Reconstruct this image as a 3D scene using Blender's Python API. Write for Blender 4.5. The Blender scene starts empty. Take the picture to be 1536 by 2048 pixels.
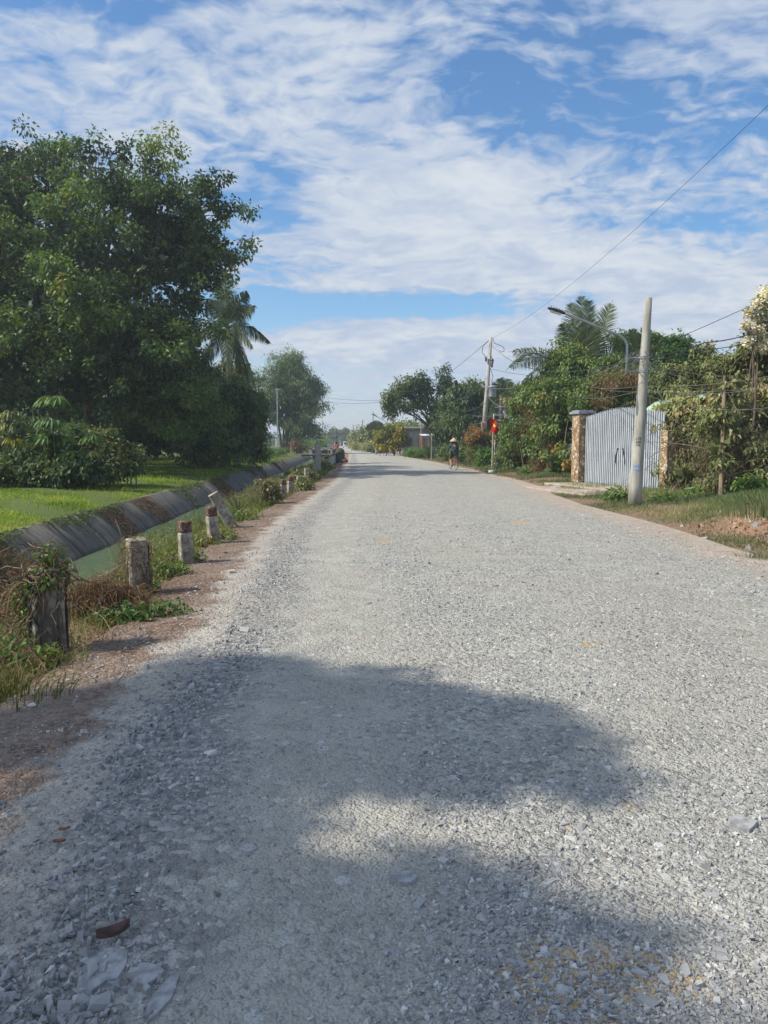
import bpy, bmesh, math, random
import numpy as np
from mathutils import Vector, Matrix

S = bpy.context.scene
COL = S.collection
rng = np.random.default_rng(7)
random.seed(7)
R = math.radians

# ---------------------------------------------------------------- camera
F, W0, H0 = 1540.0, 1536.0, 2048.0          # focal length and size of the photograph in its own pixels
VPX, HOR = 700.0, 885.0                      # where the road's direction and the horizon meet
CAMH = 1.55
pitch = math.atan((H0/2-HOR)/F)
yaw = math.atan((W0/2-VPX)/math.hypot(F, H0/2-HOR))
cam = bpy.data.objects.new('camera', bpy.data.cameras.new('camera'))
COL.objects.link(cam)
cam.location = (0, 0, CAMH)
cam.rotation_euler = (R(90)-pitch, 0, -yaw)
cam.data.sensor_fit = 'VERTICAL'; cam.data.sensor_height = 24; cam.data.lens = F/H0*24
cam.data.clip_start = .05; cam.data.clip_end = 5000
S.camera = cam
CM = np.array(cam.rotation_euler.to_matrix())

def ray(px, py):
    d = CM @ np.array([(px-W0/2)/F, (H0/2-py)/F, -1.0])
    return d/np.linalg.norm(d)
def on_ground(px, py, z=0.0):
    d = ray(px, py); t = (z-CAMH)/d[2]
    return np.array([d[0]*t, d[1]*t, z])
def at(px, py, Y):
    d = ray(px, py); t = Y/d[1]
    return np.array([d[0]*t, Y, CAMH+d[2]*t])

# ---------------------------------------------------------------- world, sun, exposure
SUN_EL = R(46)
sun_h = np.array([-.985, -.17]); sun_h /= np.linalg.norm(sun_h)        # horizontal direction towards the sun
sun_dir = np.array([sun_h[0]*math.cos(SUN_EL), sun_h[1]*math.cos(SUN_EL), math.sin(SUN_EL)])
sl = bpy.data.lights.new('sun', 'SUN'); sl.energy = 4.1; sl.angle = R(.58); sl.color = (1, .93, .79)
so = bpy.data.objects.new('sun', sl); COL.objects.link(so); so.location = (-30, -5, 40)
so.rotation_euler = Vector(sun_dir).to_track_quat('Z', 'Y').to_euler()
S.view_settings.view_transform = 'Standard'; S.view_settings.look = 'None'
S.view_settings.exposure = 0.5; S.view_settings.gamma = 1.0
SKY_K = .125
HAZE = .0009

class NT:
    def __init__(s, nt): s.nt = nt; s.L = nt.links
    def n(s, typ, ins=None, **kw):
        x = s.nt.nodes.new(typ)
        for k, v in kw.items(): setattr(x, k, v)
        for k, v in (ins or {}).items():
            if hasattr(v, 'is_output'): s.L.new(v, x.inputs[k])
            else:
                if isinstance(v, tuple) and len(v) == 3 and x.inputs[k].type == 'RGBA': v = v+(1,)
                x.inputs[k].default_value = v
        return x
    def math(s, op, a, b=0.0, c=None, clamp=False):
        i = {0: a, 1: b}
        if c is not None: i[2] = c
        return s.n('ShaderNodeMath', i, operation=op, use_clamp=clamp).outputs[0]
    def mix(s, f, a, b, mode='MIX'):
        x = s.n('ShaderNodeMix', None, data_type='RGBA', blend_type=mode)
        for k, v in ((0, f), (6, a), (7, b)):
            if hasattr(v, 'is_output'): s.L.new(v, x.inputs[k])
            else: x.inputs[k].default_value = v if k == 0 else tuple(v)+(1,)
        return x.outputs[2]
    def ramp(s, f, stops, interp='LINEAR'):
        x = s.n('ShaderNodeValToRGB', {0: f}); cr = x.color_ramp; cr.interpolation = interp
        while len(cr.elements) < len(stops): cr.elements.new(.5)
        for e, (p, c) in zip(cr.elements, stops):
            e.position = p; e.color = tuple(c)+(1,) if not isinstance(c, (int, float)) else (c, c, c, 1)
        return x.outputs[0]
    def step(s, v, a, b): return s.n('ShaderNodeMapRange', {0: v, 1: a, 2: b, 3: 0.0, 4: 1.0}, interpolation_type='SMOOTHSTEP').outputs[0]
    def noise(s, vec, scale, detail=4, rough=.55, out=0, dist=0.0):
        return s.n('ShaderNodeTexNoise', {'Vector': vec, 'Scale': scale, 'Detail': detail, 'Roughness': rough, 'Distortion': dist}).outputs[out]

wd = bpy.data.worlds.new('World'); S.world = wd; wd.use_nodes = True
t = NT(wd.node_tree); wd.node_tree.nodes.clear()
sky = t.n('ShaderNodeTexSky', sky_type='NISHITA'); sky.sun_disc = False
sky.sun_elevation = SUN_EL; sky.sun_rotation = math.atan2(sun_h[0], sun_h[1]); sky.air_density = 1.0; sky.dust_density = .6; sky.ozone_density = 2.0; sky.altitude = 0
tc = t.n('ShaderNodeTexCoord').outputs['Generated']
sp = t.n('ShaderNodeSeparateXYZ', {0: tc}).outputs
zc = t.math('ADD', t.math('MAXIMUM', sp[2], 0.0), .24)
# a flat cloud layer high above: the direction divided by its height gives the place on the layer
pl = t.n('ShaderNodeCombineXYZ', {0: t.math('DIVIDE', sp[0], zc), 1: t.math('DIVIDE', sp[1], zc), 2: 3.3}).outputs[0]
yy = t.math('MAXIMUM', t.math('ABSOLUTE', sp[1]), .05)
az = t.math('DIVIDE', sp[0], yy); el = t.math('DIVIDE', sp[2], yy)
def cloudblob(px, py, rx, ry, amp, tilt=0.0):
    d = ray(px, py); a0, e0 = d[0]/d[1], d[2]/d[1]
    da = t.math('SUBTRACT', az, float(a0)); de = t.math('SUBTRACT', el, float(e0))
    if tilt: de = t.math('MULTIPLY_ADD', da, -tilt, de)
    q = t.math('ADD', t.math('POWER', t.math('DIVIDE', da, rx/F), 2.0), t.math('POWER', t.math('DIVIDE', de, ry/F), 2.0))
    return t.math('MULTIPLY', t.math('EXPONENT', t.math('MULTIPLY', q, -1.0)), amp)
blobs = [  # banks of cloud (+) and holes of blue (-)
    (200, 190, 330, 150, .05), (560, 170, 330, 140, .06), (840, 250, 220, 110, .04), (700, 60, 300, 60, .03),
    (1110, 100, 170, 110, -.13), (1030, 215, 120, 60, -.10), (1320, 280, 300, 60, -.09), (1180, 440, 70, 16, -.22), (960, 150, 90, 60, -.12), (1480, 60, 170, 50, .06), (80, 0, 220, 30, -.16), (1410, 175, 150, 50, .02), (1300, 210, 80, 40, -.12),
    (900, 420, 280, 90, .34), (800, 370, 180, 65, .18), (1220, 530, 360, 60, .30), (740, 480, 130, 60, .14), (1300, 370, 240, 50, .08), (1400, 630, 330, 60, .34),
    (530, 410, 130, 80, -.24), (650, 345, 130, 36, -.14), (1400, 455, 150, 16, -.22), (560, 490, 110, 24, .18), (640, 572, 130, 18, .26), (1130, 400, 90, 20, -.10),
    (760, 612, 300, 26, -.50), (560, 600, 90, 40, -.25), (500, 640, 60, 30, -.2), (720, 690, 220, 36, .34), (1050, 690, 260, 50, .22), (860, 648, 150, 12, .12), (880, 760, 320, 36, .06), (1180, 598, 50, 22, -.25), (1300, 600, 60, 14, -.12)]
cov = None
for b in blobs:
    v = cloudblob(*b); cov = v if cov is None else t.math('ADD', cov, v)
warp = t.n('ShaderNodeVectorMath', {0: pl, 1: t.n('ShaderNodeVectorMath', {0: t.noise(pl, 2.6, 4, .55, 1), 3: .28}, operation='SCALE').outputs[0]}, operation='ADD').outputs[0]
rip = t.n('ShaderNodeMapping', {0: warp, 2: (0, 0, R(28)), 3: (1.0, 1.45, 1)}).outputs[0]
n1 = t.noise(warp, 1.9, 8, .58); n2 = t.noise(rip, 8.5, 6, .56)
dens = t.math('ADD', t.math('ADD', t.math('ADD', t.math('MULTIPLY', n1, .40), t.math('MULTIPLY', t.noise(rip, 17.0, 4, .5), .40)), t.math('MULTIPLY', n2, .46)), cov)
cl = t.math('MAXIMUM', t.math('POWER', t.step(dens, .43, .81), .85), .14)
lowhaze = t.math('MULTIPLY', t.math('SUBTRACT', 1.0, t.step(el, .02, .12)), .6)
k = 1/SKY_K
shade = t.noise(rip, 6.0, 6, .6)
thick = t.step(dens, .56, .98)
ccol = t.mix(t.math('MULTIPLY', thick, t.step(shade, .28, .66)), (.345*k, .41*k, .525*k), (.50*k, .54*k, .585*k))
# cloud sheet brightened round the unseen sun, added to lift the fill in shade
sdot = t.n('ShaderNodeVectorMath', {0: tc, 1: tuple(float(x) for x in sun_dir)}, operation='DOT_PRODUCT').outputs['Value']
glow = t.math('MULTIPLY_ADD', t.step(sdot, .55, 1.0), 1.7, 1.0)
ccol = t.n('ShaderNodeVectorMath', {0: ccol, 3: glow}, operation='SCALE').outputs[0]
hs = t.n('ShaderNodeHueSaturation', {'Saturation': 1.36, 'Value': .90, 'Color': sky.outputs[0]}).outputs[0]
c1 = t.mix(cl, hs, ccol)
c2 = t.mix(lowhaze, c1, (.43*k, .49*k, .55*k))
bg = t.n('ShaderNodeBackground', {0: c2, 1: SKY_K})
t.L.new(bg.outputs[0], t.n('ShaderNodeOutputWorld').inputs[0])

S.cycles.use_denoising = True
S.cycles.max_bounces = 6; S.cycles.diffuse_bounces = 3; S.cycles.transmission_bounces = 3; S.cycles.volume_bounces = 0; S.cycles.transparent_max_bounces = 4
S.cycles.sample_clamp_indirect = 6

# ---------------------------------------------------------------- mesh helpers
class MB:
    def __init__(s): s.V = []; s.F = []; s.T = []; s.n = 0
    def add(s, V, Fs, tint=.5, mi=0):
        V = np.asarray(V, np.float32).reshape(-1, 3)
        if not isinstance(Fs, list): Fs = [Fs]
        for f in Fs:
            f = np.asarray(f, np.int32)
            if f.size: s.F.append((f+s.n, mi))
        s.V.append(V); tt = np.empty(len(V), np.float32); tt[:] = tint; s.T.append(tt); s.n += len(V)
        return s
    def build(s, name, mats, parent=None, smooth=False, org=None):
        me = bpy.data.meshes.new(name)
        V = np.concatenate(s.V) if s.V else np.zeros((0, 3), np.float32)
        o = org if org is not None else (np.array(root_loc(parent)) if parent else np.zeros(3))
        V = V-np.asarray(o, np.float32)
        me.vertices.add(len(V)); me.vertices.foreach_set('co', V.ravel())
        loops = np.concatenate([f.ravel() for f, _ in s.F]); tot = np.concatenate([np.full(len(f), f.shape[1], np.int32) for f, _ in s.F])
        st = np.concatenate([[0], np.cumsum(tot)[:-1]]).astype(np.int32)
        me.loops.add(len(loops)); me.loops.foreach_set('vertex_index', loops.astype(np.int32))
        me.polygons.add(len(tot)); me.polygons.foreach_set('loop_start', st); me.polygons.foreach_set('loop_total', tot)
        me.polygons.foreach_set('material_index', np.concatenate([np.full(len(f), m, np.int32) for f, m in s.F]))
        me.polygons.foreach_set('use_smooth', np.full(len(tot), bool(smooth)))
        a = me.attributes.new('tint', 'FLOAT', 'POINT'); a.data.foreach_set('value', np.concatenate(s.T))
        me.update(calc_edges=True); me.validate()
        for m in (mats if isinstance(mats, (list, tuple)) else [mats]): me.materials.append(m)
        ob = bpy.data.objects.new(name, me); COL.objects.link(ob)
        if parent: ob.parent = parent; ob.location = np.asarray(o)-np.array(root_loc(parent))
        else: ob.location = o
        return ob
def root_loc(o):
    v = Vector((0, 0, 0))
    while o: v = v+o.location; o = o.parent
    return v
def tag(o, label, cat, group=None, kind=None):
    if label: o['label'] = label
    if cat: o['category'] = cat
    if group: o['group'] = group
    if kind: o['kind'] = kind
    return o
def thing(name, label, cat, loc, group=None):
    o = bpy.data.objects.new(name, None); COL.objects.link(o); o.location = loc; o.empty_display_size = .2
    return tag(o, label, cat, group)
def setting(o, kind='structure'): o['kind'] = kind; return o
def nrm(v): return v/np.maximum(np.linalg.norm(v, axis=-1, keepdims=True), 1e-9)

def tube(mb, P, rad, n=6, cap=True, tint=.5, mi=0):
    P = np.asarray(P, float); m = len(P); rad = np.broadcast_to(np.asarray(rad, float), (m,))
    T = np.gradient(P, axis=0); T = nrm(T)
    up = np.array([0, 0, 1.]) if abs(T[0][2]) < .9 else np.array([1., 0, 0])
    N = np.cross(T[0], up); N /= np.linalg.norm(N); V = []
    ang = np.arange(n)*2*np.pi/n; ca, sa = np.cos(ang)[:, None], np.sin(ang)[:, None]
    for i in range(m):
        N = N-T[i]*np.dot(N, T[i]); N /= max(np.linalg.norm(N), 1e-9); B = np.cross(T[i], N)
        V.append(P[i]+rad[i]*(ca*N+sa*B))
    V = np.concatenate(V); a = np.arange(n); b = (a+1) % n
    Fq = np.concatenate([np.stack([i*n+a, i*n+b, (i+1)*n+b, (i+1)*n+a], 1) for i in range(m-1)])
    fs = [Fq]
    if cap: fs += [np.arange(n)[::-1][None], ((m-1)*n+np.arange(n))[None]]
    mb.add(V, fs, tint, mi)
def bez(p0, p1, p2, n=8):
    s = np.linspace(0, 1, n)[:, None]; p0, p1, p2 = map(np.asarray, (p0, p1, p2))
    return (1-s)**2*p0+2*s*(1-s)*p1+s*s*p2
def rotz(a): c, s_ = math.cos(a), math.sin(a); return np.array([[c, -s_, 0], [s_, c, 0], [0, 0, 1.]])
def cbox(mb, c, size, rz=0.0, bev=.01, tint=.5, mi=0, taper=1.0, tilt=None, jit=0.0):
    bm = bmesh.new(); bmesh.ops.create_cube(bm, size=1)
    for v in bm.verts:
        k_ = taper if v.co.z > 0 else 1.0
        v.co = Vector((v.co.x*size[0]*k_, v.co.y*size[1]*k_, v.co.z*size[2]))
        if jit: v.co += Vector((random.uniform(-jit, jit), random.uniform(-jit, jit), random.uniform(-jit, jit)))
    if bev: bmesh.ops.bevel(bm, geom=bm.edges[:], offset=bev, segments=1, affect='EDGES')
    bm.verts.index_update()
    V = np.array([v.co[:] for v in bm.verts]); M_ = rotz(rz)
    if tilt is not None: V = V @ np.array(Matrix.Rotation(tilt[0], 3, 'X').to_4x4().to_3x3() @ Matrix.Rotation(tilt[1], 3, 'Y')).T
    V = V @ M_.T+np.asarray(c)
    d = {}
    for f in bm.faces: d.setdefault(len(f.verts), []).append([v.index for v in f.verts])
    bm.free()
    mb.add(V, [np.array(x) for x in d.values()], tint, mi)
def lathe(mb, prof, c=(0, 0, 0), n=16, tint=.5, mi=0, M_=None):
    a = np.arange(n)*2*np.pi/n; V = []
    for r_, z in prof: V.append(np.stack([np.cos(a)*r_, np.sin(a)*r_, np.full(n, z)], 1))
    V = np.concatenate(V)
    if M_ is not None: V = V @ np.asarray(M_).T
    V = V+np.asarray(c); m = len(prof); i = np.arange(n); j = (i+1) % n
    mb.add(V, np.concatenate([np.stack([k_*n+i, k_*n+j, (k_+1)*n+j, (k_+1)*n+i], 1) for k_ in range(m-1)]), tint, mi)

def leaves(mb, P, D, N, L, Wd, tint, droop=.15, mi=0, fold=False):
    """one leaf at each point of P growing towards D, its face towards N"""
    P = np.asarray(P); D = nrm(D); Sd = nrm(np.cross(D, N)); Up = np.cross(Sd, D)
    L = np.broadcast_to(np.asarray(L, float), (len(P),))[:, None]; Wd = np.broadcast_to(np.asarray(Wd, float), (len(P),))[:, None]
    dz = np.array([0, 0, -1.0]); n = len(P)
    tint = np.broadcast_to(np.asarray(tint, float), (n,))
    if not fold:
        V = np.stack([P, P+.45*L*D+.5*Wd*Sd, P+L*D+droop*L*dz, P+.45*L*D-.5*Wd*Sd], 1).reshape(-1, 3)
        mb.add(V, np.arange(4*n).reshape(n, 4), np.repeat(tint, 4), mi)
    else:
        mid = P+.5*L*D+droop*.25*L*dz; tip = P+L*D+droop*L*dz; up = .12*Wd*Up
        V = np.stack([P, P+.28*L*D+.42*Wd*Sd+up, P+.66*L*D+.40*Wd*Sd+up+droop*.4*L*dz, tip, P+.66*L*D-.40*Wd*Sd+up+droop*.4*L*dz, P+.28*L*D-.42*Wd*Sd+up, mid], 1).reshape(-1, 3)
        b = np.arange(n)[:, None]*7
        q = np.concatenate([b+np.array([[0, 1, 2, 6]]), b+np.array([[6, 2, 3, 4]]), b+np.array([[0, 6, 4, 5]])])
        mb.add(V, q, np.repeat(tint, 7), mi)
def rdir(n): return nrm(rng.normal(size=(n, 3)))
def clumps(mb, C, rad, k, L, Wd, tc_, droop=.35, flat=.75, spread=.2, mi=0, fold=False, out=.7):
    """k leaves round each clump centre"""
    C = np.asarray(C); n = len(C); idx = np.repeat(np.arange(n), k)
    u = rdir(len(idx))*(rng.random(len(idx))**.4)[:, None]; u[:, 2] *= flat
    P = C[idx]+u*np.broadcast_to(rad, (n,))[idx][:, None]
    D = u*out+rdir(len(idx))*.6+np.array([0, 0, -droop])
    N = np.array([0, 0, .9])+rdir(len(idx))*.7+u*.5
    leaves(mb, P, D, N, L*rng.uniform(.65, 1.25, len(idx)), Wd*rng.uniform(.7, 1.2, len(idx)), np.clip(np.broadcast_to(tc_, (n,))[idx]+rng.normal(0, spread*.5, len(idx)), 0, 1), droop*.5, mi, fold)

# ---------------------------------------------------------------- materials
def newmat(name):
    m = bpy.data.materials.new(name); m.use_nodes = True; m.node_tree.nodes.clear()
    return m, NT(m.node_tree)
def finish(t_, col, rough=.8, bump=None, bstr=.3, bdist=.01, metal=0.0, spec=.3, trans=None):
    ins = {'Base Color': col, 'Roughness': rough, 'Metallic': metal, 'Specular IOR Level': spec}
    b = t_.n('ShaderNodeBsdfPrincipled', ins)
    if bump is not None:
        t_.L.new(t_.n('ShaderNodeBump', {'Height': bump, 'Strength': bstr, 'Distance': bdist}).outputs[0], b.inputs['Normal'])
    o = t_.n('ShaderNodeOutputMaterial'); sh = b.outputs[0]
    if trans is not None:
        tr = t_.n('ShaderNodeBsdfTranslucent', {0: trans[0]})
        sh = t_.n('ShaderNodeMixShader', {0: trans[1], 1: sh, 2: tr.outputs[0]}).outputs[0]
    t_.L.new(sh, o.inputs[0])
def plain(name, c1, c2=None, scale=6.0, rough=.8, metal=0.0, bstr=.2, bdist=.01, spec=.3, stretch=None, detail=5, lo=.35, hi=.65):
    m, t_ = newmat(name); p = t_.n('ShaderNodeTexCoord').outputs['Object']
    if stretch: p = t_.n('ShaderNodeMapping', {0: p, 3: stretch}).outputs[0]
    n_ = t_.noise(p, scale, detail, .6); c2 = c2 or tuple(x*.7 for x in c1)
    finish(t_, t_.mix(t_.step(n_, lo, hi), c2, c1), rough, n_, bstr, bdist, metal, spec); return m
def leafmat(name, stops, trans=.3, rough=.5, spec=.35, tcol=1.35):
    m, t_ = newmat(name); a = t_.n('ShaderNodeAttribute', attribute_name='tint').outputs['Fac']
    p = t_.n('ShaderNodeTexCoord').outputs['Object']
    a = t_.math('ADD', a, t_.math('MULTIPLY', t_.math('SUBTRACT', t_.noise(p, .9, 3), .5), .35))
    c = t_.ramp(a, stops)
    tcx = t_.mix(1.0, c, (tcol*1.1, tcol*1.15, tcol*.55), 'MULTIPLY')
    finish(t_, c, rough, spec=spec, trans=(tcx, trans)); return m

M = {}
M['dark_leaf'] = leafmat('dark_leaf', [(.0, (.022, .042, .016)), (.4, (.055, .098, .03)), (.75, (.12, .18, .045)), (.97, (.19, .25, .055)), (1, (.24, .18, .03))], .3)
M['mid_leaf'] = leafmat('mid_leaf', [(0, (.03, .055, .022)), (.5, (.065, .112, .038)), (.85, (.12, .165, .05)), (1, (.16, .15, .05))], .28)
M['fine_leaf'] = leafmat('fine_leaf', [(0, (.045, .08, .03)), (.5, (.105, .155, .06)), (1, (.20, .25, .10))], .3)
M['bright_leaf'] = leafmat('bright_leaf', [(0, (.045, .09, .022)), (.5, (.085, .17, .035)), (.85, (.14, .22, .05)), (1, (.34, .25, .04))], .35)
M['dusty_leaf'] = leafmat('dusty_leaf', [(0, (.09, .105, .042)), (.4, (.19, .215, .085)), (.75, (.29, .30, .13)), (.93, (.38, .36, .18)), (1, (.38, .26, .11))], .22, .7, .2)
M['vine_leaf'] = leafmat('vine_leaf', [(0, (.06, .10, .03)), (.45, (.12, .185, .05)), (.75, (.18, .25, .07)), (.92, (.2, .2, .08)), (1, (.38, .25, .04))], .28)
M['dry_leaf'] = leafmat('dry_leaf', [(0, (.08, .045, .025)), (.5, (.17, .10, .055)), (1, (.30, .20, .11))], .15, .8, .1)
M['pale_bract'] = leafmat('pale_bract', [(0, (.14, .18, .07)), (.25, (.62, .53, .45)), (.8, (.80, .73, .66)), (.98, (.85, .80, .74)), (1, (.6, .15, .25))], .3, .7, .1)
M['yellow_leaf'] = leafmat('yellow_leaf', [(0, (.05, .08, .02)), (.5, (.11, .14, .03)), (.68, (.34, .28, .03)), (1, (.60, .46, .04))], .3)
M['orange_leaf'] = leafmat('orange_leaf', [(0, (.06, .08, .03)), (.7, (.12, .13, .05)), (.88, (.30, .14, .05)), (1, (.5, .2, .06))], .3)
M['palm_leaf'] = leafmat('palm_leaf', [(0, (.038, .065, .026)), (.5, (.08, .115, .045)), (1, (.18, .20, .09))], .22, .55, .25)
M['grass_blade'] = leafmat('grass_blade', [(0, (.07, .11, .018)), (.5, (.185, .265, .03)), (.85, (.32, .38, .06)), (1, (.38, .31, .14))], .5, .6, .2)
M['withered'] = leafmat('withered', [(0, (.07, .062, .035)), (.5, (.17, .15, .082)), (1, (.31, .27, .165))], .15, .8, .1)
M['weed_blade'] = leafmat('weed_blade', [(0, (.05, .075, .018)), (.5, (.12, .16, .03)), (.85, (.20, .24, .06)), (1, (.34, .27, .13))], .4, .6, .2)
M['dull_grass'] = leafmat('dull_grass', [(0, (.06, .085, .035)), (.5, (.125, .165, .068)), (.88, (.20, .22, .095)), (1, (.33, .26, .13))], .3, .7, .2)
M['straw'] = leafmat('straw', [(0, (.10, .065, .04)), (.5, (.23, .16, .09)), (1, (.42, .32, .2))], .2, .8, .1)
M['bark'] = plain('bark', (.13, .105, .08), (.05, .04, .032), 9, .9, stretch=(1, 1, .25), bstr=.6, bdist=.03)
M['pale_bark'] = plain('pale_bark', (.30, .26, .21), (.15, .12, .095), 8, .9, stretch=(1, 1, .3), bstr=.5, bdist=.02)
M['twig'] = plain('twig', (.20, .15, .105), (.10, .07, .05), 7, .9)
M['concrete'] = plain('concrete', (.44, .42, .38), (.28, .265, .235), 5, .9, bstr=.4, bdist=.006, lo=.3, hi=.6)
M['pole_concrete'] = plain('pole_concrete', (.40, .385, .33), (.25, .24, .205), 3.0, .85, bstr=.35, bdist=.004, stretch=(3, 3, .5))
M['wood'] = plain('wood', (.26, .19, .12), (.14, .1, .065), 5, .85, stretch=(1, 1, .2), bstr=.4)
M['grey_wood'] = plain('grey_wood', (.33, .29, .24), (.19, .165, .135), 5, .85, stretch=(1, 1, .2), bstr=.4)
M['galv'] = plain('galvanised_steel', (.42, .44, .46), (.30, .32, .34), 8, .45, .6, bstr=.05)
M['dark_metal'] = plain('dark_metal', (.07, .075, .08), (.04, .04, .045), 9, .5, .3)
M['cable'] = plain('cable_rubber', (.05, .05, .055), (.035, .035, .04), 9, .6)
M['pale_cable'] = plain('pale_cable', (.20, .195, .185), (.12, .12, .12), 9, .6)
M['transformer'] = plain('transformer_paint', (.33, .37, .40), (.26, .29, .32), 6, .5)
M['porcelain'] = plain('porcelain', (.10, .06, .05), (.06, .04, .035), 6, .25)
M['white_paint'] = plain('white_paint', (.62, .61, .58), (.45, .43, .39), 6, .7)
M['grey_wall'] = plain('grey_render', (.30, .31, .32), (.2, .205, .21), 2.5, .9)
M['rust_paint'] = plain('rust_paint', (.38, .12, .07), (.22, .07, .05), 7, .7)
M['skin'] = plain('skin', (.42, .24, .16), (.36, .2, .13), 9, .6)
M['hair'] = plain('hair', (.02, .017, .015), (.012, .01, .01), 30, .5)
M['water'] = None
# ---------------------------------------------------------------- layout of the place
def Bend(y):                                    # the road swings gently left far away
    y = np.asarray(y, float); d = np.maximum(y-95, 0)
    return -.034*(d-18*(1-np.exp(-d/18)))
def vnoise(x, y, s=1.0, seed=0):
    r_ = np.random.default_rng(seed); v = 0
    for i in range(7):
        a, ph, f = r_.uniform(0, 2*np.pi), r_.uniform(0, 2*np.pi), s*r_.uniform(.6, 1.9)
        v = v+np.sin((x*np.cos(a)+y*np.sin(a))*f+ph)
    return v/7**.5*.9
PX = [-5000, -60, -40, -20, -12, -8, -6.5, -5.78, -4.7, -3.75, -2.95, -2.4, -1.9, 5.2, 6.2, 7.5, 9.5, 13, 30, 5000]
PZ = [.5, .5, .45, .4, .3, .16, .08, -.03, -1.05, -1.05, -.10, .0, -.05, -.05, -.02, .03, .12, .25, .3, .3]
def Hgt(x, y):
    x, y = np.asarray(x, float), np.asarray(y, float); b = x-Bend(y)
    z = np.interp(b, PX, PZ)
    out = np.clip((b-6.3)/1.5, 0, 1)+np.clip((-6.0-b)/3, 0, 1)
    z = z+out*.05*vnoise(x, y, 1.1, 3)
    z = z+(.36*np.exp(-((x-7.9)/.75)**2-((y-13.2)/2.0)**2)+.30*np.exp(-((x-8.8)/1.0)**2-((y-15.5)/1.8)**2))*np.clip((b-6.1)/.8, 0, 1)
    z = z+.05*np.clip(vnoise(x, y, 4, 8), -1, 1)*np.clip((b-6.6)/1., 0, 1)*np.clip((24-y)/6, 0, 1)
    return z
LE = np.array([on_ground(*p)[:2] for p in [(-260, 1700), (-30, 1480), (0, 1440), (60, 1400), (150, 1335), (250, 1262), (330, 1195), (440, 1087), (500, 1043), (560, 1010), (612, 980), (645, 962), (680, 926), (689, 912)]])
RE = np.array([on_ground(*p)[:2] for p in [(2100, 1306), (1700, 1176), (1536, 1123), (1440, 1094), (1384, 1074), (1310, 1050), (1242, 1032), (1157, 1010), (1100, 989), (1066, 969), (980, 947), (927, 936), (861, 923), (798, 911)]])
def left_edge(y): return np.where(np.asarray(y) < LE[-1, 1], np.interp(y, LE[:, 1], LE[:, 0]), LE[-1, 0]+Bend(y)-Bend(LE[-1, 1]))
def right_edge(y): return np.where(np.asarray(y) < RE[-1, 1], np.interp(y, RE[:, 1], RE[:, 0]), RE[-1, 0]+Bend(y)-Bend(RE[-1, 1])-.006*(np.asarray(y)-RE[-1, 1]).clip(0, 100))

def sheet(xs_of_y, ys, z_of, name, mat, u=None, attrs=None):
    X = np.stack([xs_of_y(y) for y in ys]); Y = np.repeat(np.asarray(ys)[:, None], X.shape[1], 1)
    Z = z_of(X, Y); n, m = X.shape
    i = np.arange(n*m).reshape(n, m)
    mb = MB(); mb.add(np.stack([X, Y, Z], -1), np.stack([i[:-1, :-1], i[:-1, 1:], i[1:, 1:], i[1:, :-1]], -1).reshape(-1, 4))
    o = mb.build(name, mat, smooth=True)
    for k_, f in (attrs or {}).items():
        a = o.data.attributes.new(k_, 'FLOAT', 'POINT'); a.data.foreach_set('value', np.asarray(f(X, Y), np.float32).ravel())
    return setting(o)
YS = np.concatenate([np.arange(-12, 30, .35), np.arange(30, 70, .8), np.arange(70, 200, 3), np.geomspace(200, 1500, 24)])

# ground: soil with worn grass
m, t = newmat('soil'); pos = t.n('ShaderNodeNewGeometry').outputs['Position']
nb = t.noise(pos, .8, 6); nf = t.noise(pos, 26, 5, .7); vo = t.n('ShaderNodeTexVoronoi', {'Vector': pos, 'Scale': 30.0}).outputs
soil = t.mix(t.step(nf, .35, .7), (.13, .085, .055), (.31, .225, .155))
green = t.mix(t.step(nf, .3, .7), (.055, .075, .022), (.13, .17, .045))
a = t.n('ShaderNodeAttribute', attribute_name='green').outputs['Fac']
f = t.step(t.math('ADD', a, t.math('MULTIPLY', t.math('SUBTRACT', nb, .5), 1.5)), .35, .65)
red = t.n('ShaderNodeAttribute', attribute_name='red').outputs['Fac']
soil = t.mix(red, soil, t.mix(t.step(nf, .3, .65), (.17, .10, .062), (.36, .225, .145)))
finish(t, t.mix(f, soil, green), .95, t.math('ADD', nf, t.math('MULTIPLY', vo['Distance'], .6)), .7, .03, spec=.1)
gx = np.unique(np.concatenate([-np.geomspace(10, 900, 22), np.array(PX[3:-1], float), np.arange(-10, -5.8, .4), np.arange(6.2, 12, .3), np.geomspace(12, 900, 24)]))
gx = gx[np.abs(gx) < 1000]
ground = sheet(lambda y: gx+Bend(y), YS, Hgt, 'ground', m, attrs={
    'green': lambda X, Y: np.where(X-Bend(Y) < -5.6, .95, np.where(X-Bend(Y) < -2, .35, np.clip(.25+(X-Bend(Y)-7)*.08, .2, .8))),
    'red': lambda X, Y: np.clip(2.0*np.exp(-((X-7.3)/.8)**2-((Y-12.6)/1.6)**2), 0, 1)})

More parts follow.
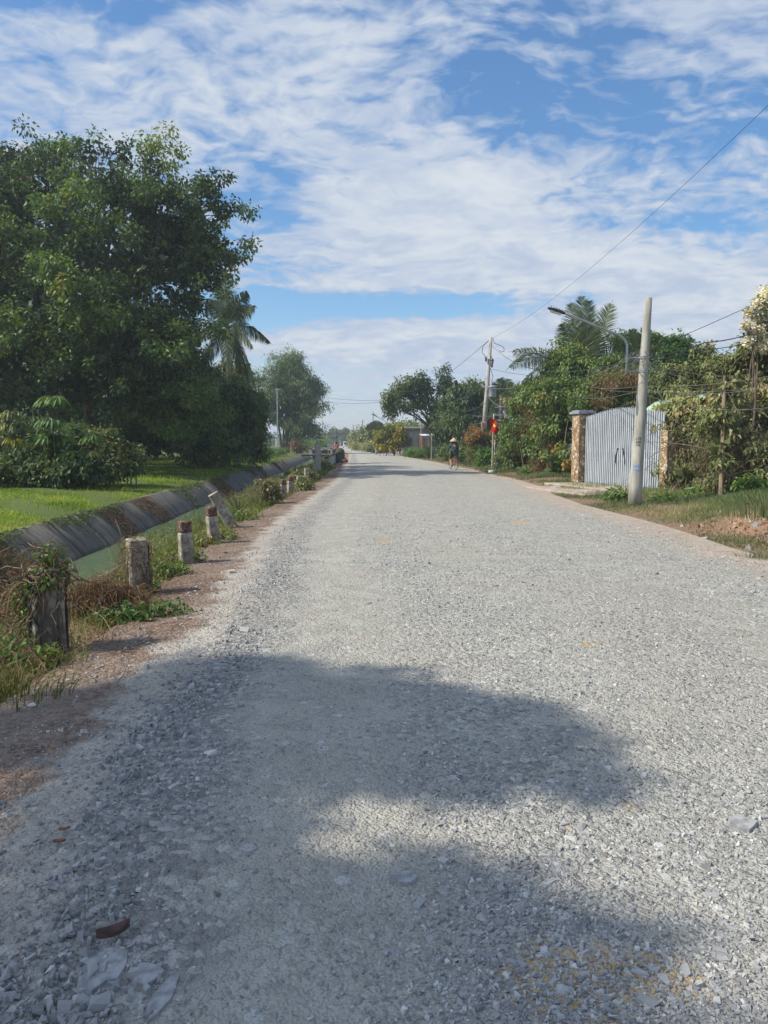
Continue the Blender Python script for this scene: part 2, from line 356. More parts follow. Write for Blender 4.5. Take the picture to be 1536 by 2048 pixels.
# road: crushed stone over dust, red laterite shoulder on the left, sandy edge on the right
m, t = newmat('gravel_road'); pos = t.n('ShaderNodeNewGeometry').outputs['Position']
dl = t.n('ShaderNodeAttribute', attribute_name='from_left').outputs['Fac']; dr = t.n('ShaderNodeAttribute', attribute_name='from_right').outputs['Fac']
wv = t.n('ShaderNodeVectorMath', {0: pos, 1: t.n('ShaderNodeVectorMath', {0: t.noise(pos, 30, 2, .5, 1), 3: .02}, operation='SCALE').outputs[0]}, operation='ADD').outputs[0]
v1 = t.n('ShaderNodeTexVoronoi', {'Vector': wv, 'Scale': 30.0, 'Randomness': 1.0}).outputs
v2 = t.n('ShaderNodeTexVoronoi', {'Vector': wv, 'Scale': 75.0}).outputs
v3 = t.n('ShaderNodeTexVoronoi', {'Vector': wv, 'Scale': 13.0}).outputs
nbig, nmid, nfin = t.noise(pos, .55, 4), t.noise(pos, 3.2, 5, .6), t.noise(pos, 140, 3, .7)
def chan(c): return t.n('ShaderNodeSeparateColor', {0: c}).outputs
c1_, c2_, c3_ = chan(v1['Color']), chan(v2['Color']), chan(v3['Color'])
stone = t.ramp(c1_[0], [(0, (.165, .167, .158)), (.5, (.32, .32, .30)), (.8, (.455, .45, .415)), (1, (.60, .59, .54))])
stone = t.mix(.35, stone, t.ramp(c2_[0], [(0, (.12, .122, .12)), (1, (.56, .55, .52))]))
dust = t.mix(t.step(nmid, .3, .7), (.372, .365, .332), (.465, .452, .41))
dust = t.mix(t.step(nfin, .25, .75), t.mix(1.0, dust, (.8, .8, .8), 'MULTIPLY'), dust)
track = t.math('MULTIPLY', t.step(dl, 1.15, 1.45), t.math('SUBTRACT', 1.0, t.step(dl, 1.95, 2.5)))
band = lambda d_, a, b, w: t.math('MULTIPLY', t.step(d_, a-w, a), t.math('SUBTRACT', 1.0, t.step(d_, b, b+w)))
track = t.math('ADD', track, t.math('MULTIPLY', t.math('ADD', band(dl, 3.2, 3.7, .4), band(dr, 1.7, 2.3, .4)), .45), clamp=True)
dfac = t.math('ADD', t.math('MULTIPLY', t.step(t.math('ADD', nmid, t.math('MULTIPLY', t.math('SUBTRACT', c1_[1], .5), .55)), .36, .62), .75), t.math('MULTIPLY', track, .55), clamp=True)
grav = t.mix(dfac, stone, dust)
big = t.math('MULTIPLY', t.math('GREATER_THAN', c3_[1], .86), t.math('LESS_THAN', v3['Distance'], .36))       # larger flat stones set in the surface
grav = t.mix(t.math('MULTIPLY', big, .8), grav, t.ramp(c3_[2], [(0, (.33, .34, .35)), (1, (.56, .56, .55))]))
dln = t.math('ADD', dl, t.math('MULTIPLY', t.math('SUBTRACT', t.noise(pos, 2.0, 5, .65), .5), 1.1))
red = t.mix(c1_[0], (.115, .075, .055), (.27, .19, .145)); red = t.mix(t.math('MULTIPLY', t.step(nmid, .45, .7), .5), red, (.31, .235, .19))
strip = t.mix(t.math('MULTIPLY', t.step(c1_[1], .62, .8), .7), t.mix(t.step(nmid, .3, .7), (.37, .335, .295), (.47, .43, .385)), stone)
heap = t.ramp(c1_[0], [(0, (.15, .15, .152)), (.6, (.27, .27, .268)), (1, (.44, .435, .42))])
col = t.mix(t.step(dln, 1.15, 1.5), t.mix(t.math('MULTIPLY', t.step(dln, .72, .95), .8), strip, heap), grav)
col = t.mix(t.step(dln, .40, .62), red, col)
drn = t.math('ADD', dr, t.math('MULTIPLY', t.math('SUBTRACT', t.noise(pos, 1.4, 5, .65), .5), 1.2))
sand = t.mix(t.step(nmid, .3, .7), (.40, .31, .245), (.50, .425, .36))
sand = t.mix(t.math('MULTIPLY', t.step(c1_[1], .75, .85), .6), sand, stone)
col = t.mix(t.step(drn, .30, 1.05), sand, col)
col = t.mix(t.math('MULTIPLY', t.step(nbig, .42, .62), .30), col, (.36, .325, .28)); col = t.mix(1.0, col, (.965, .95, .915), 'MULTIPLY')
och = None                                                     # ochre clay patches pressed into the surface
for px, py, r_ in [(1135, 1998, .15), (1318, 2000, .11), (1180, 1308, .075), (1228, 1398, .04), (915, 1790, .035), (1150, 1686, .045), (1330, 1670, .04), (712, 1284, .05), (1380, 1640, .04), (440, 1985, .03), (738, 1745, .035), (1484, 1890, .04), (1253, 1355, .03), (768, 1092, .12), (1040, 1052, .16), (455, 1790, .03), (1010, 1540, .05), (1075, 1552, .04), (880, 1460, .04), (1260, 1640, .05)]:
    g = on_ground(px, py)
    d = t.n('ShaderNodeVectorMath', {0: pos, 1: tuple(float(x) for x in g)}, operation='DISTANCE').outputs['Value']
    q = t.math('SUBTRACT', 1.0, t.math('DIVIDE', d, r_*2.1)); och = q if och is None else t.math('MAXIMUM', och, q)
of = t.step(t.math('ADD', och, t.math('MULTIPLY', t.math('SUBTRACT', t.noise(pos, 22, 5, .7), .5), 1.7)), .30, .62)
col = t.mix(t.math('MULTIPLY', of, .75), col, t.mix(nfin, (.44, .27, .09), (.56, .40, .22)))
h = t.math('ADD', t.math('MULTIPLY', t.math('SUBTRACT', 1.0, v1['Distance']), t.math('MULTIPLY_ADD', dfac, -.6, 1.0)), t.math('MULTIPLY', t.math('SUBTRACT', 1.0, v2['Distance']), .45))
h = t.math('ADD', h, t.math('MULTIPLY', t.noise(pos, 9, 4), .6)); h = t.math('ADD', h, t.math('MULTIPLY', nfin, .25))
finish(t, col, .92, h, 1.0, .026, spec=.12)
SS = np.concatenate([np.linspace(0, .25, 9), np.linspace(.32, .85, 12), np.linspace(.9, 1, 4)])
def road_xs(y): l, r_ = left_edge(y)-.12, right_edge(y)+.1; return l+(r_-l)*SS
def road_z(X, Y):
    l, r_ = left_edge(Y)-.12, right_edge(Y)+.1; s = (X-l)/(r_-l)
    return .012+.055*4*s*(1-s)+.010*vnoise(X, Y, 2.2, 5)*np.minimum(1, 8*s*(1-s))
road = sheet(road_xs, YS[YS < 420], road_z, 'road', m, attrs={'from_left': lambda X, Y: X-left_edge(Y), 'from_right': lambda X, Y: right_edge(Y)-X})
def road_h(x, y): return road_z(np.asarray(x, float), np.asarray(y, float))

# canal: stained concrete lining in slabs, green water
m, t = newmat('canal_concrete'); pos = t.n('ShaderNodeNewGeometry').outputs['Position']; sx = t.n('ShaderNodeSeparateXYZ', {0: pos}).outputs
n0 = t.noise(t.n('ShaderNodeMapping', {0: pos, 3: (.7, 3.2, .6)}).outputs[0], 1.7, 7, .7); n1_ = t.noise(t.n('ShaderNodeMapping', {0: pos, 3: (.5, 3.0, .5)}).outputs[0], 1.6, 5)
c = t.mix(t.step(n0, .3, .7), (.07, .064, .056), (.175, .16, .138)); c = t.mix(t.math('MULTIPLY', t.step(n1_, .5, .75), .6), c, (.21, .195, .17))
pz = t.math('FRACT', t.math('DIVIDE', sx[1], 1.55)); jn = t.math('LESS_THAN', t.math('ABSOLUTE', t.math('SUBTRACT', pz, .5)), .022)
c = t.mix(t.math('MULTIPLY', jn, .85), c, (.03, .032, .022))
moss = t.step(t.math('ADD', t.noise(pos, 1.3, 6, .7), t.math('MULTIPLY', sx[2], .25)), .5, .62)
c = t.mix(t.math('MULTIPLY', moss, .8), c, t.mix(t.noise(pos, 30, 3), (.035, .04, .018), (.095, .085, .045)))
c = t.mix(t.step(t.math('ADD', sx[2], t.math('MULTIPLY', n0, .12)), -.46, -.56), c, (.05, .052, .038))
finish(t, c, .9, n0, .5, .02, spec=.2)
WZ = -.60
def strip_sheet(name, pts, mat, ys, jag=0.0):
    bx = np.array([p[0] for p in pts]); bz = np.array([p[1] for p in pts])
    jit = lambda y: 0
    return sheet(lambda y: bx+Bend(y)+jag*vnoise(np.full(len(bx), 3.0), np.full(len(bx), float(y)), 1.5, 4)*np.linspace(1, 0, len(bx)), ys, lambda X, Y: np.broadcast_to(bz, X.shape)+0*X, name, mat)
YC = YS[(YS > -6) & (YS < 330)]
strip_sheet('canal_lining', [(-5.86, -.06), (-5.86, .045), (-5.70, .045), (-5.25, -.36), (-4.72, -.99)], m, YC, jag=.03)
strip_sheet('canal_lining', [(-3.70, -1.0), (-3.32, -.45), (-3.0, -.035), (-2.9, -.035), (-2.9, -.13)], m, YC)
m, t = newmat('canal_water'); pos = t.n('ShaderNodeNewGeometry').outputs['Position']
n_ = t.noise(pos, 5, 4); c = t.mix(t.noise(pos, 1.2, 4), (.075, .115, .06), (.115, .16, .09))
finish(t, c, .12, n_, .12, .02, spec=.5); M['water'] = m
strip_sheet('water', [(-5.3, WZ), (-4.2, WZ), (-3.4, WZ)], m, YC)

# ---------------------------------------------------------------- grass, weeds and loose stones nobody could count
def blades(mb, P, h, w, tint, lean=.5):
    n = len(P); a = rng.uniform(0, 2*np.pi, n); d = np.stack([np.cos(a), np.sin(a), 0*a], 1)
    b = rng.uniform(0, 2*np.pi, n); s = np.stack([np.cos(b), np.sin(b), 0*b], 1)
    h = h*rng.uniform(.5, 1.3, n); ln = lean*rng.uniform(.2, 1.4, n)
    w = w*rng.uniform(.7, 1.3, n); hh = h[:, None]; ww = w[:, None]; l2 = (ln*h)[:, None]; z = np.array([0, 0, 1.])
    mid = P+.6*hh*z+.35*l2*d; tip = P+hh*z*.92+l2*d
    V = np.stack([P-s*ww*.5, P+s*ww*.5, mid+s*ww*.42, mid-s*ww*.42, tip], 1).reshape(-1, 3)
    k_ = np.arange(n)[:, None]*5
    mb.add(V, [k_+np.array([[0, 1, 2, 3]]), k_+np.array([[3, 2, 4]])], np.repeat(np.clip(tint, 0, 1), 5))
def scatter(n, y0, y1, fx0, fx1, keep, power=1.6):
    u = rng.random(n); p = 1-power
    y = (y0**p+u*(y1**p-y0**p))**(1/p); a, b = fx0(y), fx1(y); x = a+(b-a)*rng.random(n)
    k_ = keep(x, y) > rng.random(n); x, y = x[k_], y[k_]
    return np.stack([x, y, Hgt(x, y)], 1)
# lawn on the far bank
mb = MB(); P = scatter(190000, 7, 75, lambda y: -5.76+Bend(y)-np.minimum(9, 2+.35*y), lambda y: -5.76+Bend(y)+.0*y, lambda x, y: .50+.75*vnoise(x, y, 1.9, 11), 1.5)
d_ = np.clip(.5+.36*vnoise(P[:, 0], P[:, 1], 1.3, 12)+rng.normal(0, .2, len(P)), 0, 1)
sc = np.clip(P[:, 1]/18, .7, 3)
blades(mb, P, .050*sc**.5*(1+.7*(vnoise(P[:, 0], P[:, 1], 2.2, 15) > .6)), .011*sc, d_, .7)
Q = scatter(5200, 9, 60, lambda y: -5.85+Bend(y)-np.minimum(7, 2+.3*y), lambda y: -5.85+Bend(y)+.0*y, lambda x, y: np.clip(vnoise(x, y, 1.2, 13)*1.3-.25, 0, 1), 1.5); qs = np.clip(Q[:, 1]/18, .7, 3)
blades(mb, Q, .17*qs**.3, .012*qs, np.clip(rng.normal(.45, .3, len(Q)), 0, 1), .9)
setting(mb.build('grass', M['grass_blade']), 'stuff')
# creeping growth and dead stalks hanging down the far canal slope
def slope_pts(n, y0, y1, keep, p=1.7):
    P = scatter(n, y0, y1, lambda y: -5.78+Bend(y), lambda y: -4.95+Bend(y), keep, p); b = P[:, 0]-Bend(P[:, 1]); P[:, 2] = np.interp(b, [-5.86, -5.70, -5.25, -4.72], [.045, .045, -.36, -.99])+.012; return P
mb = MB(); P = slope_pts(60000, 7, 70, lambda x, y: np.clip(vnoise(x*.4, y, 1.1, 91)*1.2-.35+.35*(-5.0-x), 0, 1)); n_ = len(P); sc = np.clip(P[:, 1]/12, .7, 3)
leaves(mb, P, rdir(n_)*[.6, .6, .3]+np.array([.5, 0, -.25]), np.array([.6, 0, .7])+rdir(n_)*.4, .10*sc**.5, .010*sc, np.clip(rng.normal(.5, .25, n_), 0, 1), .2)
setting(mb.build('undergrowth', M['dry_leaf']), 'stuff')
mb = MB(); P = slope_pts(26000, 7, 70, lambda x, y: np.clip(vnoise(x*.4, y, 1.3, 92)*1.2-.6+.9*np.exp(-((x+5.72)/.16)**2), 0, 1)); n_ = len(P); sc = np.clip(P[:, 1]/12, .7, 3)
leaves(mb, P, rdir(n_)*[.7, .7, .3]+np.array([.4, 0, .1]), np.array([.6, 0, .7])+rdir(n_)*.5, .09*sc**.5, .018*sc, np.clip(rng.normal(.4, .2, n_), 0, 1), .2)
setting(mb.build('undergrowth', M['dull_grass']), 'stuff')
# rough grass along the right verge
def right_keep(x, y):
    e = x-right_edge(y)-.25+.55*vnoise(x*.3, y, 1.6, 22); f_ = (e > -.25)*np.clip(.34+.5*vnoise(x, y, 1.3, 21)+.28*np.clip(e-.5, -1, 1), 0, 1)
    return f_*(1-.93*np.clip(1.7*np.exp(-((x-7.2)/.75)**2-((y-12.5)/1.4)**2), 0, 1))
mb = MB(); P = scatter(110000, 9, 80, lambda y: right_edge(y)-.9, lambda y: right_edge(y)+3.6, right_keep, 1.7)
sc = np.clip(P[:, 1]/16, .7, 3); dry = vnoise(P[:, 0], P[:, 1], .9, 31)
d_ = np.clip(.42+.3*dry+rng.normal(0, .16, len(P)), 0, 1)
tall = np.clip(P[:, 0]-right_edge(P[:, 1])-.4, 0, 1.5)
blades(mb, P, (.05+.06*tall)*sc**.4, .010*sc, d_, .9)
setting(mb.build('grass', M['dull_grass']), 'stuff')
mb = MB(); n_ = 900; x, y = rng.normal(7.25, .55, n_), rng.normal(12.7, 1.3, n_); k_ = x > right_edge(y)-.1; x, y = x[k_], y[k_]
m, t = newmat('soil_clod'); finish(t, t.ramp(t.n('ShaderNodeAttribute', attribute_name='tint').outputs['Fac'], [(0, (.13, .075, .045)), (.6, (.29, .185, .12)), (1, (.42, .33, .26))]), .95)
CLODS = (np.stack([x, y, Hgt(x, y)], 1), m)
# mixed green weeds on the left verge
def left_keep(x, y):
    e = left_edge(y)-x; return np.clip(.62+.55*vnoise(x, y, 1.7, 41)-.7*np.exp(-(e/.25)**2), .0, 1)*np.where((y > 4.2) & (y < 7.6), .25, 1)
mb = MB(); P = scatter(90000, 2.6, 62, lambda y: -3.15+0*y, lambda y: left_edge(y)+.12, left_keep, 1.75)
sc = np.clip(P[:, 1]/9, .6, 4)
blades(mb, P, .085*sc**.4, .0075*sc, np.clip(.4+.3*vnoise(P[:, 0], P[:, 1], 1.1, 42)+rng.normal(0, .2, len(P)), 0, 1), .9)
k_ = rng.random(len(P)) < .14; Q = P[k_]; nq = len(Q)
Q = Q+np.stack([0*Q[:, 0], 0*Q[:, 0], rng.uniform(.01, .13, nq)*sc[k_]**.5], 1)
leaves(mb, Q, rdir(nq)*[1, 1, .4], np.array([0, 0, 1.])+rdir(nq)*.6, .045*sc[k_]**.6, .026*sc[k_]**.6, np.clip(rng.normal(.5, .2, nq), 0, 1))
setting(mb.build('weeds', M['weed_blade']), 'stuff')
# taller rank growth along the lip of the near bank
mb = MB(); P = scatter(16000, 3, 50, lambda y: -3.25+0*y, lambda y: -2.55+0*y, lambda x, y: np.clip(.25+.7*vnoise(x, y, 1.6, 47), 0, 1), 1.7); sc = np.clip(P[:, 1]/9, .7, 3); n_ = len(P); P[:, 2] = np.maximum(P[:, 2], -.04)
blades(mb, P, .20*sc**.3, .007*sc, np.clip(.5+.3*vnoise(P[:, 0], P[:, 1], 1.0, 48)+rng.normal(0, .25, n_), 0, 1), .9)
Q = P[::3]+np.stack([0*P[::3, 0], 0*P[::3, 0], rng.uniform(.03, .2, len(P[::3]))], 1); nq = len(Q); leaves(mb, Q, rdir(nq)*[1, 1, .4], np.array([0, 0, 1.])+rdir(nq)*.6, .05*sc[::3]**.6, .03*sc[::3]**.6, np.clip(rng.normal(.6, .22, nq), 0, 1))
setting(mb.build('weeds', M['dull_grass']), 'stuff')
# dead stalks and straw lying among them
mb = MB(); P = scatter(9000, 3, 40, lambda y: -3.1+0*y, lambda y: left_edge(y)+.05, lambda x, y: np.clip(.3+.6*vnoise(x, y, 1.4, 51)+.5*((y > 4.5) & (y < 8)), 0, 1), 1.8)
blades(mb, P+[0, 0, .01], .16, .006, np.clip(rng.normal(.5, .25, len(P)), 0, 1), 2.0)
setting(mb.build('straw', M['straw']), 'stuff')

ico = bmesh.new(); bmesh.ops.create_icosphere(ico, subdivisions=1, radius=1); IV = np.array([v.co[:] for v in ico.verts]); IF = np.array([[v.index for v in f.verts] for f in ico.faces]); ico.free()
QV = np.array([[x, y, z] for z in (-1, 1) for y in (-1, 1) for x in (-1, 1)], float); QF = np.array([[0, 2, 3], [0, 3, 1], [4, 5, 7], [4, 7, 6], [0, 1, 5], [0, 5, 4], [2, 6, 7], [2, 7, 3], [0, 4, 6], [0, 6, 2], [1, 3, 7], [1, 7, 5]])
def stones(mb, P, r, flat=.55, tint=.5, sink=.25, jit=.30, tilt=.35):
    """broken stones: split-faced, flattened, lying any way round and partly sunk"""
    n = len(P); r = np.broadcast_to(r, (n,))
    sc = np.stack([rng.uniform(.75, 1.5, n), rng.uniform(.5, 1.0, n), flat*rng.uniform(.6, 1.2, n)], 1)*r[:, None]*.85
    V = QV[None]*(1+rng.normal(0, jit, (n, 8, 3)))*np.where(QV[:, 2] > 0, rng.uniform(.35, .9, (n, 1)), 1.0)[..., None]**[1, 1, 0]*sc[:, None]
    a = rng.uniform(0, 2*np.pi, n); c, s = np.cos(a)[:, None], np.sin(a)[:, None]
    tl, t2 = rng.normal(0, tilt, (n, 1)), rng.normal(0, tilt, (n, 1)); V = np.stack([V[..., 0], V[..., 1], V[..., 2]+V[..., 0]*tl+V[..., 1]*t2], -1)
    V = np.stack([V[..., 0]*c-V[..., 1]*s, V[..., 0]*s+V[..., 1]*c, V[..., 2]], -1)
    V = V+(P+np.stack([0*a, 0*a, sc[:, 2]*(.9-2*sink)], 1))[:, None]
    mb.add(V, (np.arange(n)[:, None, None]*8+QF[None]).reshape(-1, 3), np.repeat(np.broadcast_to(tint, (n,)), 8))
m, t = newmat('crushed_stone'); a = t.n('ShaderNodeAttribute', attribute_name='tint').outputs['Fac']; pos = t.n('ShaderNodeNewGeometry').outputs['Position']
finish(t, t.mix(t.math('MULTIPLY', t.noise(pos, 40, 4), .35), t.ramp(a, [(0, (.12, .122, .125)), (.5, (.27, .27, .265)), (.85, (.44, .435, .415)), (1, (.53, .515, .48))]), (.44, .43, .41)), .9, t.noise(pos, 120, 3), .4, .004, spec=.15)
M['stone'] = m
def on_road(n, y0, y1, keep, power=1.7, margin=.1):
    p = 1-power; u = rng.random(n); y = (y0**p+u*(y1**p-y0**p))**(1/p); a, b = left_edge(y)+margin, np.minimum(right_edge(y)-.3, .62*y+.9); a = np.maximum(a, -.5*y-.6)
    x = a+(b-a)*rng.random(n); k_ = keep(x, y) > rng.random(n); x, y = x[k_], y[k_]
    return np.stack([x, y, road_h(x, y)], 1)
mb = MB()
def pat(x, y): return np.clip(.55+.55*vnoise(x, y, 2.3, 61)+.25*vnoise(x, y, 7, 62), .06, 1)*np.where(x-left_edge(y) < 1.1, .25, 1)*(1-.85*np.exp(-((x-left_edge(y)-1.75)/.42)**4))
P = on_road(135000, 1.6, 17, pat, 1.8); sc = np.clip(P[:, 1]/5, .8, 2)**.5
stones(mb, P, sc*np.clip(rng.lognormal(math.log(.0048), .42, len(P)), .0025, .014), .55, np.clip(rng.normal(.5, .25, len(P)), 0, 1), .2)
P = on_road(4600, 1.6, 20, pat); stones(mb, P, np.clip(rng.lognormal(math.log(.011), .42, len(P)), .007, .030), .32, np.clip(rng.normal(.48, .2, len(P)), 0, 1), .42, .24, .12)
def windrow(x, y): d = x-left_edge(y); return np.exp(-((d-.98-.12*vnoise(x, y, 1.2, 71))/.17)**2)*np.clip(.55+.5*vnoise(x, y, 1.5, 72), .08, 1)
P = on_road(120000, 1.6, 15, windrow, margin=.2); stones(mb, P, np.clip(rng.lognormal(math.log(.0078), .45, len(P)), .003, .026), .7, np.clip(rng.normal(.40, .2, len(P)), 0, 1), .15)
P = on_road(34000, 1.6, 15, lambda x, y: np.where(x-left_edge(y) < 1.0, .35, 0)*np.clip(.6+.6*vnoise(x, y, 3, 73), 0, 1), margin=-.1); stones(mb, P, np.clip(rng.lognormal(math.log(.0058), .55, len(P)), .0025, .026), .7, np.clip(rng.normal(.25, .2, len(P)), 0, 1), .15)
setting(mb.build('gravel', M['stone']), 'stuff')
mb = MB(); stones(mb, CLODS[0], np.clip(rng.lognormal(math.log(.018), .6, len(CLODS[0])), .006, .08), .8, np.clip(rng.normal(.5, .22, len(CLODS[0])), 0, 1), .2); setting(mb.build('rubble', CLODS[1]), 'stuff')
# ---------------------------------------------------------------- trees
def sample_blobs(B, n, outer=.4):
    B = np.asarray(B, float); w = (B[:, 3]*B[:, 4]*B[:, 5])**(2/3.); i = rng.choice(len(B), n, p=w/w.sum())
    u = rdir(n)*(rng.random(n)**outer)[:, None]
    return B[i, :3]+u*B[i, 3:6], i
def limbs(mb, base, top, B, r0, C=None, twigs=5, bend=.25, n=7, sides=8):
    """a tapered trunk, a limb to each blob of the crown and twigs into its clumps"""
    base, top = np.asarray(base, float), np.asarray(top, float); B = np.asarray(B, float); hgt = top[2]-base[2]
    mid = (base+top)/2+np.array([rng.normal()*bend*.4, rng.normal()*bend*.4, 0])*hgt*.4
    T = bez(base, mid, top, 10); rr = np.linspace(1, .45, 10)*r0; rr[0] *= 1.35
    tube(mb, T, rr, sides+2)
    for b in B:
        s = rng.uniform(.45, 1.0); k_ = int(s*9); p = T[k_]; q = b[:3]
        m_ = (p+q)/2+np.array([0, 0, .12*np.linalg.norm(q-p)])+rng.normal(size=3)*.06*np.linalg.norm(q-p)
        L_ = bez(p, m_, q, n); tube(mb, L_, np.linspace(rr[k_]*.62, r0*.10, n), sides)
        for _ in range(twigs):
            e = q+rdir(1)[0]*b[3:6]*.8; s0 = L_[rng.integers(n//2, n)]
            tube(mb, bez(s0, (s0+e)/2+rng.normal(size=3)*.1*np.linalg.norm(e-s0), e, 5), np.linspace(r0*.12, r0*.02, 5), 5)
def tree(name, label, base, top, B, nclump, k, L, Wd, mat, r0, bark='bark', crad=.55, droop=.35, group=None, twigs=4, outer=.4, cat='tree', tmean=.45, tsd=.2, fill=0, lift=0, out=.7, drop=0.0, flat=.75, fold=False, lumps=0, lrad=1.2):
    th = thing(name, label, cat, tuple(np.asarray(base, float)), group)
    mb = MB(); limbs(mb, base, top, B, r0, twigs=twigs); mb.build('trunk', M[bark], th, smooth=True)
    if lumps:                                                  # boughs: rounded bunches of clumps with dark hollows between
        Lc, _ = sample_blobs(B, lumps, .22); lr = lrad*rng.uniform(.6, 1.35, lumps); j = rng.choice(lumps, nclump, p=lr**2/np.sum(lr**2))
        u = rdir(nclump)*(rng.random(nclump)**.35)[:, None]; u[:, 2] = np.where(u[:, 2] < 0, u[:, 2]*.45, u[:, 2]*.8); C = Lc[j]+u*lr[j][:, None]; lt = rng.normal(0, tsd, lumps)[j]
    else: C, bi = sample_blobs(B, nclump, outer); lt = 0
    if drop: C = C[rng.random(len(C)) > drop*(vnoise(C[:, 0]+C[:, 2]*.7, C[:, 1]+C[:, 2], 1.3, nclump) > .5)]
    if drop: lt = 0
    tt = np.clip(tmean+lt+tsd*vnoise(C[:, 0]*1.0+C[:, 1], C[:, 2], .9, nclump+1)+rng.normal(0, tsd*.6, len(C)), 0, .93)+lift
    mb = MB(); clumps(mb, C, crad*rng.uniform(.7, 1.25, len(C)), k, L, Wd, tt, droop, flat, out=out, fold=fold)
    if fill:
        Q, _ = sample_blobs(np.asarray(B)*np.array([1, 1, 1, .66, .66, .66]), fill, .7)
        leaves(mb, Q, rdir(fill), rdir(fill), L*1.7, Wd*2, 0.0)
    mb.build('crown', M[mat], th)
    return th
def bl(px, py, Y, rpx, ry=None, depth=None):     # a rounded part of a crown: where it stands in the photo and how far off
    c = at(px, py, Y); r_ = rpx/F*Y; rz = (ry or rpx)/F*Y
    return [*c, r_, depth or r_, rz]
def gpos(x, y): return (x, y, float(Hgt(x, y)))

# the great dark tree over the canal bank
B = [bl(90, 380, 38, 100), bl(210, 380, 36, 90), bl(300, 420, 35, 80), bl(30, 480, 36, 120), bl(170, 500, 33, 120), bl(310, 540, 34, 100), bl(380, 470, 36, 60), bl(395, 560, 36, 40), bl(345, 390, 36, 46),
     bl(110, 640, 32, 120), bl(260, 680, 32, 120), bl(345, 660, 35, 75), bl(20, 720, 33, 110), bl(180, 770, 33, 110, 80), bl(330, 790, 34, 100, 80), bl(390, 780, 37, 46), bl(60, 320, 40, 50), bl(112, 300, 39, 30), bl(180, 304, 38, 36), bl(250, 316, 38, 38), bl(320, 328, 37, 34), bl(300, 310, 38, 24), bl(20, 310, 40, 36), bl(428, 410, 37, 32), bl(438, 495, 37, 30), bl(430, 450, 37, 26), bl(300, 780, 42, 110, 90), bl(330, 700, 46, 100), bl(240, 790, 47, 120, 90), bl(-60, 420, 40, 120), bl(-80, 650, 38, 130), bl(250, 560, 44, 150), bl(60, 560, 44, 150), bl(400, 860, 37, 60, 55), bl(330, 880, 38, 60, 40)]  # unseen rear crown masses among these were added to shade the far bank
tree('broadleaf_tree', 'towering dark green tree leaning over the canal bank, tallest crown in the photo', gpos(-12.2, 37), at(190, 560, 37), B, 2600, 66, .21, .115, 'dark_leaf', .34, crad=.46, droop=.25, twigs=7, tmean=.44, tsd=.20, fill=6000, lumps=420, lrad=1.15)
# undergrowth and creepers behind and under it
def bush(name, label, base, B, nclump, k, L, Wd, mat, crad=.3, cat='bush', group=None, tmean=.5, tsd=.2, droop=.3, stems=10, stem_mat='twig', outer=.5, fold=False, fill=0, out=.7):
    th = thing(name, label, cat, tuple(np.asarray(base, float)), group); B = np.asarray(B, float)
    mb = MB(); b0 = np.asarray(base, float); own = stems <= 16
    for i in range(stems):
        if own: mb = MB()
        q = B[i % len(B)]; e = q[:3]+rdir(1)[0]*q[3:6]*.7; s0 = np.array([q[0]+rng.normal()*.3*q[3], q[1]+rng.normal()*.3*q[4], 0]); s0[2] = float(Hgt(s0[0], s0[1]))-.03
        tube(mb, bez(s0, (s0+e)/2+rng.normal(size=3)*.12*np.linalg.norm(e-s0), e, 6), np.linspace(.025, .006, 6)*max(1, np.linalg.norm(e-s0)/2.2), 5)
        if own: mb.build('stem', M[stem_mat], th)
    if not own: mb.build('stems', M[stem_mat], th)
    C, _ = sample_blobs(B, nclump, outer); C = C+rdir(nclump)*(np.abs(rng.normal(0, .6, (nclump, 1)))*crad); C[:, 2] = np.maximum(C[:, 2], Hgt(C[:, 0], C[:, 1])+.05)
    tt = np.clip(tmean+tsd*vnoise(C[:, 0]+C[:, 1], C[:, 2], 1.6, nclump+3)+rng.normal(0, tsd*.6, len(C)), 0, .97)
    mb = MB(); clumps(mb, C, crad*rng.uniform(.7, 1.25, len(C)), k, L, Wd, tt, droop, fold=fold, out=out)
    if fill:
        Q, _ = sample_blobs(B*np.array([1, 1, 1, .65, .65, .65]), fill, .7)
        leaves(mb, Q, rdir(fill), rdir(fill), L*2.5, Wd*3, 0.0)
    mb.build('foliage', M[mat], th)
    return th
B = [bl(420, 840, 44, 60), bl(470, 830, 45, 50), bl(500, 860, 46, 35), bl(440, 890, 43, 50, 35), bl(475, 800, 46, 38), bl(390, 895, 42, 45, 30), bl(515, 895, 48, 22), bl(420, 770, 47, 34), bl(465, 775, 57, 46, 56), bl(500, 820, 57, 36, 40)]
bush('thicket', 'mixed green thicket with broad leaves below the coconut palm', gpos(-9, 44), B, 780, 50, .24, .10, 'mid_leaf', .5, tmean=.64, tsd=.26, fill=900, droop=.5)
B = [bl(-60, 800, 52, 160, 110), bl(60, 820, 54, 160, 90), bl(200, 830, 55, 160, 90), bl(330, 830, 56, 120, 90), bl(130, 700, 58, 200, 150), bl(-120, 600, 58, 200, 200)]
tree('broadleaf_tree', 'dim shaded tree standing behind the towering dark tree', gpos(-21, 55), at(120, 760, 55), B, 620, 50, .42, .2, 'dark_leaf', .3, crad=1.2, droop=.5, twigs=3, tmean=.3, fill=2500)
